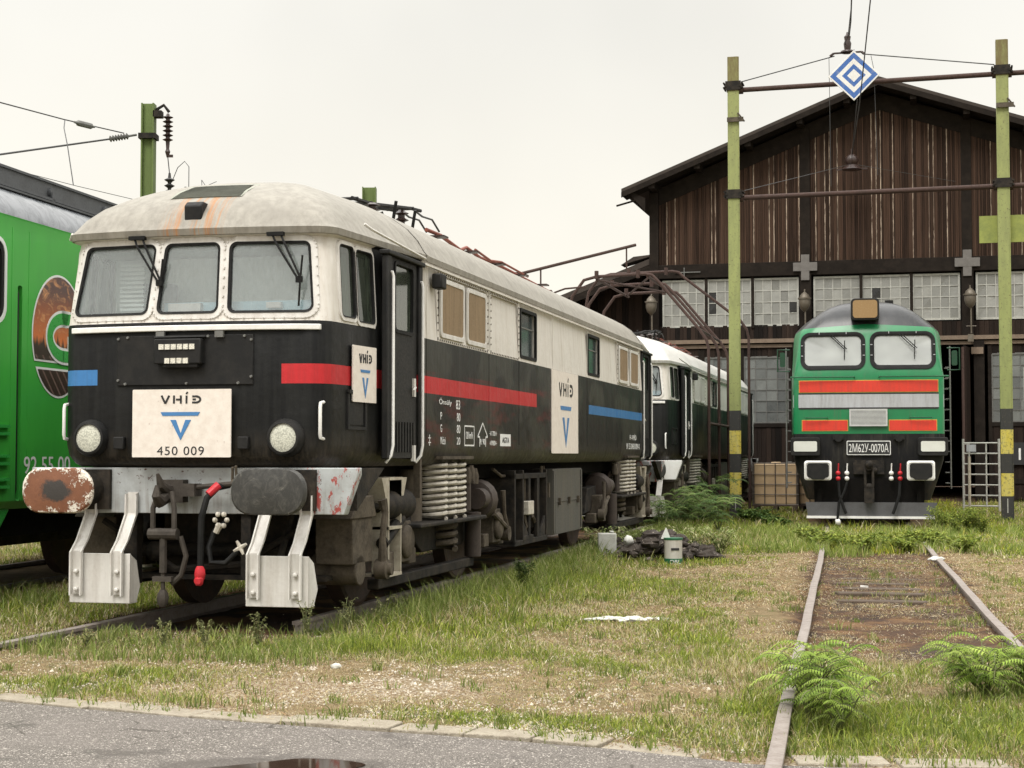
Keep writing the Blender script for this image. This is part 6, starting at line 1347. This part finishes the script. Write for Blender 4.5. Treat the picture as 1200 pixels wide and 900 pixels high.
for (u,qv,s) in ((.95,-.35,1),(1.15,.1,1.1),(1.3,.55,1.2),(1.45,1.0,1),(1.4,1.6,.9),(.3,-.55,.8),(-.2,-.75,.7),(.6,-.5,.8)):
    p = FB(u,qv); leafy('flowering_stalk_weed', pl(p.x,p.y), 7, .32*s, .10, 'wiry seeding weed stalks at the front corner of the black locomotive', leaf=(.03,.006), n_leaf=22, pal=((.20,.22,.09),(.28,.27,.13)), cat='weed', group='wiry weeds at the locomotive front')
# long grass tufts along locomotive side
xs_,ys_,hs = [],[],[]
for k in range(430):
    q = random.uniform(1.0,17.5); la = 1.48+abs(random.gauss(0,.34))-.12; p = FB(la,q); c = 22
    xs_ += [p.x+random.gauss(0,.05) for _ in range(c)]; ys_ += [p.y+random.gauss(0,.05) for _ in range(c)]; hs += [random.uniform(.12,.34)]*c
for k in range(150):
    p = FB(random.uniform(-.6,1.7), random.uniform(-1.3,.2)); c = 18; xs_ += [p.x+random.gauss(0,.06) for _ in range(c)]; ys_ += [p.y+random.gauss(0,.06) for _ in range(c)]; hs += [random.uniform(.06,.17)]*c
for k in range(520):
    p = FB(random.uniform(.84,1.5), random.uniform(.6,18)); c = 18; xs_ += [p.x+random.gauss(0,.04) for _ in range(c)]; ys_ += [p.y+random.gauss(0,.04) for _ in range(c)]; hs += [random.uniform(.10,.22)]*c
for k in range(60):
    p = G(random.uniform(-.2,1.3), random.uniform(-3.5,1)); c = 26; xs_ += [p.x+random.gauss(0,.05) for _ in range(c)]; ys_ += [p.y+random.gauss(0,.05) for _ in range(c)]; hs += [random.uniform(.12,.24)]*c
for (px_,py_) in ((1.6,8.5),(1.75,8.9),(1.7,8.2),(2.8,9.4),(3.1,9.8),(2.5,9.0),(3.0,8.8),(1.5,9.8),(2.3,8.3)):
    for j in range(9): cx_,cy_ = px_+random.gauss(0,.18),py_+random.gauss(0,.3); c = 20; xs_ += [cx_+random.gauss(0,.03) for _ in range(c)]; ys_ += [cy_+random.gauss(0,.03) for _ in range(c)]; hs += [random.uniform(.06,.15)]*c
for j in range(520):
    cx_ = random.uniform(-3.6,3.0); cy_ = float(kerb_y(cx_))+.02+abs(random.gauss(0,.16)) if j < 70 else random.uniform(7.5,20)
    if j >= 70: cx_ = random.uniform(-.33*cy_,.33*cy_)
    l_,q_ = trk(cx_,cy_,(-2.6784,12.3585),THB); 
    if abs(l_)<1.3 and q_>0 or l_<-2.6 or cy_ < kerb_y(cx_)+.01: continue
    c = random.randint(10,30); sp_ = random.uniform(.02,.06); xs_ += [cx_+random.gauss(0,sp_) for _ in range(c)]; ys_ += [cy_+random.gauss(0,sp_) for _ in range(c)]; hs += [random.uniform(.05,.11)]*c
for j in range(620):
    l_ = random.uniform(-2.3,2.9); q_ = random.uniform(-8.8,-.8); ed = .5*sin(l_*2.1)+.3*sin(l_*5)
    if q_ < -7.9+ed: continue
    if abs(l_) > 1.3 and random.random() < .35: continue
    p = FT(l_,q_); c = 22; xs_ += [p.x+random.gauss(0,.07) for _ in range(c)]; ys_ += [p.y+random.gauss(0,.07) for _ in range(c)]; hs += [random.uniform(.10,.24)]*c
x = np.array(xs_); y = np.array(ys_); n = len(x); h = np.array(hs)*rng.uniform(.6,1.1,n)
blades('long_grass', x,y,gh(x,y)-.01,h,rng.uniform(.005,.010,n)*np.where(y>20,1.5,1),np.where((y>22)&(np.abs(trk(x,y,(6.74,30.63),THM)[0])<3),1.3,1.)[:,None]*pick(n,[(.17,.22,.045),(.11,.15,.03),(.27,.31,.09),(.40,.37,.18)],[4,3,2,1]),rng.uniform(.1,.9,n),kind='stuff',label='long soft grass along the side of the black locomotive')

# ================================================================== odds and ends
def ibc(p, rz, label):
    r = empty('caged_tank', p, rz, label, 'tank', 'caged liquid tanks')
    m = MB(); m.box(-.5,.5,-.5,.5,.16,1.12); m.cyl((0,0,1.12),(0,0,1.17),.12); m.build('tank', M['tanktan'], r, bevel=.06)
    m = MB()
    for t in (-.5,-.25,0,.25,.5):
        for s in (-1,1): m.cyl((t,s*.53,.14),(t,s*.53,1.15),.012,seg=6); m.cyl((s*.53,t,.14),(s*.53,t,1.15),.012,seg=6)
    for z in (.16,.4,.64,.88,1.14): m.tube([(-.53,-.53,z),(.53,-.53,z),(.53,.53,z),(-.53,.53,z)],.012,5,close=True)
    m.build('cage', M['cagegrey'], r); m = MB()
    for x in (-.45,0,.45): m.box(x-.05,x+.05,-.55,.55,0,.12)
    m.box(-.55,.55,-.55,.55,.12,.15); m.build('pallet', M['wood_sleeper'], r)
M['tanktan'] = dirty('tank_plastic', (.50,.36,.21), (.32,.21,.12), .5, 0, .5, 3); M['cagegrey'] = dirty('cage_steel', (.14,.12,.10), (.07,.06,.05), .5, .3, .5, 9)
ibc((6.35,38.9,0),-.2,'tan plastic tank in a steel cage left of the green diesel'); ibc((7.50,39.2,0),-.25,'second caged tank mostly hidden behind the green diesel')
g = empty('metal_rack', (11.2,38.6,0), -.5, 'pale metal rack with six rungs right of the green diesel', 'rack'); m = MB()
for x in (-.42,.42): m.tube([(x,0,0),(x,0,1.72)],.028,8); m.tube([(x,.6,0),(x,.6,1.6)],.02,6)
for k in range(7): m.tube([(-.42,0,.12+k*.25),(.42,0,.12+k*.25)],.018,6)
m.tube([(.12,0,.1),(.12,0,1.62)],.02,6); m.tube([(-.42,.6,1.6),(-.42,0,1.6)],.015,6); m.tube([(.42,.6,1.6),(.42,0,1.6)],.015,6); m.build('rack_frame', M['frameW'], g); m = MB(); m.cb((-.22,-.04,1.5),(.22,.02,.17)); m.build('label_plate', M['tealplate'] if 'tealplate' in M else M['silver'], g); m = MB(); m.tube([(-.27,-.05,.1),(-.27,-.05,1.3)],.035,6); m.build('prop', M['stepcream'], g)
# rubble heap, bucket, canister, rag
hp = (1.95,21.6); m = MB()
for k in range(170):
    t = max(-.75,min(.75,random.gauss(0,.36))); x = hp[0]+t*1.05; y = hp[1]+random.gauss(0,.3)+t*.35; r_ = random.choice((.03,.045,.06,.11)); hz = max(0,.42-.40*abs(t))*random.random()*random.random()**.3; m.blob((x,y,gz(x,y)+r_*.4+hz),r_,7,.35,(1.2,1,.7))
n = N('rubble_earth'); c = n.mix(n.noise(9,5,.8),(.010,.008,.007),(.06,.045,.033)); c = n.mix(n.step(n.noise(14,4,.8),.60,.66),c,(.35,.30,.25)); o = m.build('rubble_heap', n.pbr(c,.9,0,n.bump(n.noise(20,5),.8,.02)), smooth=0); tag(o,'dark heap of rubble and debris behind the bucket',None,kind='stuff')
for k,(dx,dy) in enumerate(((-.75,.1),(-.35,.35),(.1,.3),(.5,.3),(.85,.35))):
    leafy('heap_weed', pl(hp[0]+dx,hp[1]+dy), 14, .50, .34, ['grassy weed on the left end of the rubble heap','straggly pale weed on the rubble left of the bucket','weed sprouting just behind the bucket','weed on the rubble right of the bucket','straggly weed at the right end of the rubble heap'][k], leaf=(.12,.011), n_leaf=34, pal=((.24,.28,.10),(.38,.37,.2),(.14,.19,.05)), cat='weed', group='weeds on the rubble heap')
b = empty('paint_bucket', (2.06,20.7,gz(2.06,20.7)), .1, 'small white can with green rim and lettered green foot beside the rubble', 'bucket'); m = MB(); b.scale = (.95,.95,1.0); m.lathe([(.115,0),(.12,.01),(.12,.32),(.125,.33),(.125,.345),(.11,.345),(.11,.30),(.0,.30)],(0,0,0),'z',28); m.build('can', M['canwhite'] if 'canwhite' in M else M['white'], b)
m = MB(); m.lathe([(.1215,.01),(.1225,.015),(.1225,.085),(.1215,.09)],(0,0,0),'z',28); m.lathe([(.1255,.325),(.13,.33),(.13,.35),(.1255,.352)],(0,0,0),'z',28); m.sep('green_band', M['canteal'] if 'canteal' in M else M['m62green'], b)
text('can_lettering','OBL',.15,.05,(0,-.1245,.05),MF,M['inkwhite'],b); m = MB(); m.cb((0,-.122,.21),(.11,.008,.03)); m.build('handle', M['ink'], b)
m = MB(); m.prism([(-.06,0),(.06,0),(0,.14)],'y',-.01,.03); o = m.build('paper_scrap', M['white_clean']); o.location = (1.97,20.72,gz(2.0,20.7)+.335); o.rotation_euler=(.1,0,.2); tag(o,'folded white paper scrap sticking up from the bucket rim','scrap')
m = MB(); m.box(-.12,.12,-.08,.08,0,.34); m.cyl((.06,0,.34),(.06,0,.37),.03); o = m.build('canister', M['canfrost'] if 'canfrost' in M else M['frameW'], bevel=.035); o.location = (1.25,21.3,gz(1.25,21.3)+.02); tag(o,'frosted white plastic canister in the grass left of the rubble heap','canister')
for k,(dx,dy,s,l) in enumerate(((-.42,.05,.07,'crumpled white bag on the left of the rubble heap'),(-.14,.12,.06,'crumpled white bag just left of the bucket'))):
    m = MB(); m.blob((0,0,s*.8),s,9,.2); o = m.build('plastic_bag', M['ragwhite'], smooth=50); o.location = (hp[0]+dx,hp[1]+dy-.4,.16); tag(o,l,'bag')
m = MB()
for k in range(34): a = random.uniform(0,6.28); r_ = random.uniform(0,.24); m.blob((r_*1.5*cos(a),r_*.7*sin(a),.018),random.uniform(.02,.05),6,.4,(1.5,1,.35))
o = m.build('crumpled_rag', M['ragwhite'], smooth=0); o.location = pl(.97,13.7); tag(o,'flattened white rag lying on the grass in the middle of the yard','rag')
m = MB(); m.blob((0,0,.012),.028,8,.25,(1.2,1,.7)); o = m.build('white_stone', M['ragwhite'], smooth=60); o.location = pl(-1.15,10.6); tag(o,'small white stone on the grass right of the rail guards','stone')
m = MB(); m.box(-.05,.05,-.02,.02,0,.02); o = m.build('litter_scrap', M['white_clean']); o.location = FT(-.25,-14.6,-.0); o.rotation_euler=(0,.1,.9); tag(o,'small white scrap lying on a sleeper of the right track','scrap')
m = MB(); m.blob((0,0,.02),.07,8,.3,(1.6,1,.4)); o = m.build('white_stone', M['ragwhite'], smooth=60); o.location = FT(.72,-9.8,-.02); tag(o,'white stone beside the right hand rail near the diesel','stone')

# ================================================================== sky, sun, camera
w = D.worlds.new('World'); bpy.context.scene.world = w; w.use_nodes = True; nt = w.node_tree; nt.nodes.clear()
out = nt.nodes.new('ShaderNodeOutputWorld'); bg = nt.nodes.new('ShaderNodeBackground'); bg.inputs[1].default_value = .1; nt.links.new(bg.outputs[0], out.inputs[0])
SE,SR = radians(52), radians(215)
sk = nt.nodes.new('ShaderNodeTexSky'); sk.sky_type = 'NISHITA'; sk.sun_disc = False; sk.sun_elevation = SE; sk.sun_rotation = SR
tc = nt.nodes.new('ShaderNodeTexCoord'); sx_ = nt.nodes.new('ShaderNodeSeparateXYZ'); nt.links.new(tc.outputs['Generated'], sx_.inputs[0])
mr = nt.nodes.new('ShaderNodeMapRange'); nt.links.new(sx_.outputs[2], mr.inputs[0]); mr.inputs[1].default_value = .28; mr.inputs[2].default_value = .95; mr.interpolation_type = 'SMOOTHSTEP'
nz = nt.nodes.new('ShaderNodeTexNoise'); nt.links.new(tc.outputs['Generated'], nz.inputs[0]); nz.inputs['Scale'].default_value = 2.4; nz.inputs['Detail'].default_value = 4
lo = nt.nodes.new('ShaderNodeMix'); lo.data_type = 'RGBA'; mr2 = nt.nodes.new('ShaderNodeMapRange'); nt.links.new(sx_.outputs[2], mr2.inputs[0]); mr2.inputs[1].default_value = .0; mr2.inputs[2].default_value = .26
nt.links.new(mr2.outputs[0], lo.inputs[0]); lo.inputs[6].default_value = (9.2,8.65,7.4,1); lo.inputs[7].default_value = (7.9,7.7,7.1,1)
mx = nt.nodes.new('ShaderNodeMix'); mx.data_type = 'RGBA'; nt.links.new(mr.outputs[0], mx.inputs[0]); nt.links.new(lo.outputs[2], mx.inputs[6]); mx.inputs[7].default_value = (30,29.5,28.5,1)
vr = nt.nodes.new('ShaderNodeMix'); vr.data_type = 'RGBA'; vr.blend_type = 'MULTIPLY'; vr.inputs[0].default_value = 1; mr3 = nt.nodes.new('ShaderNodeMapRange'); nt.links.new(nz.outputs[0], mr3.inputs[0]); mr3.inputs[1].default_value=.3; mr3.inputs[2].default_value=.7; mr3.inputs[3].default_value = .90; mr3.inputs[4].default_value = 1.07
nt.links.new(mx.outputs[2], vr.inputs[6]); nt.links.new(mr3.outputs[0], vr.inputs[7])
fin_ = nt.nodes.new('ShaderNodeMix'); fin_.data_type = 'RGBA'; fin_.inputs[0].default_value = .96; nt.links.new(sk.outputs[0], fin_.inputs[6]); nt.links.new(vr.outputs[2], fin_.inputs[7]); nt.links.new(fin_.outputs[2], bg.inputs[0])
s = D.lights.new('sun','SUN'); s.energy = 1.5; s.angle = radians(20); s.color = (1,.96,.9); so = D.objects.new('sun', s); C.objects.link(so)
az = radians(205); dv = Vector((sin(az)*cos(SE), cos(az)*cos(SE), sin(SE))); so.rotation_euler = dv.to_track_quat('Z','Y').to_euler()
sk.sun_rotation = az
cam = D.cameras.new('camera'); co = D.objects.new('camera', cam); C.objects.link(co); co.location = (0,0,HC); co.rotation_euler = (pi/2+PITCH,0,0); cam.lens = FL/1200*36; cam.sensor_width = 36; cam.clip_end = 3000; cam.clip_start = .05
sc = bpy.context.scene; sc.camera = co; sc.view_settings.view_transform = 'Standard'; sc.view_settings.look = 'None'; sc.view_settings.exposure = .3; sc.view_settings.gamma = 1
sc.cycles.max_bounces = 6; sc.cycles.transparent_max_bounces = 8
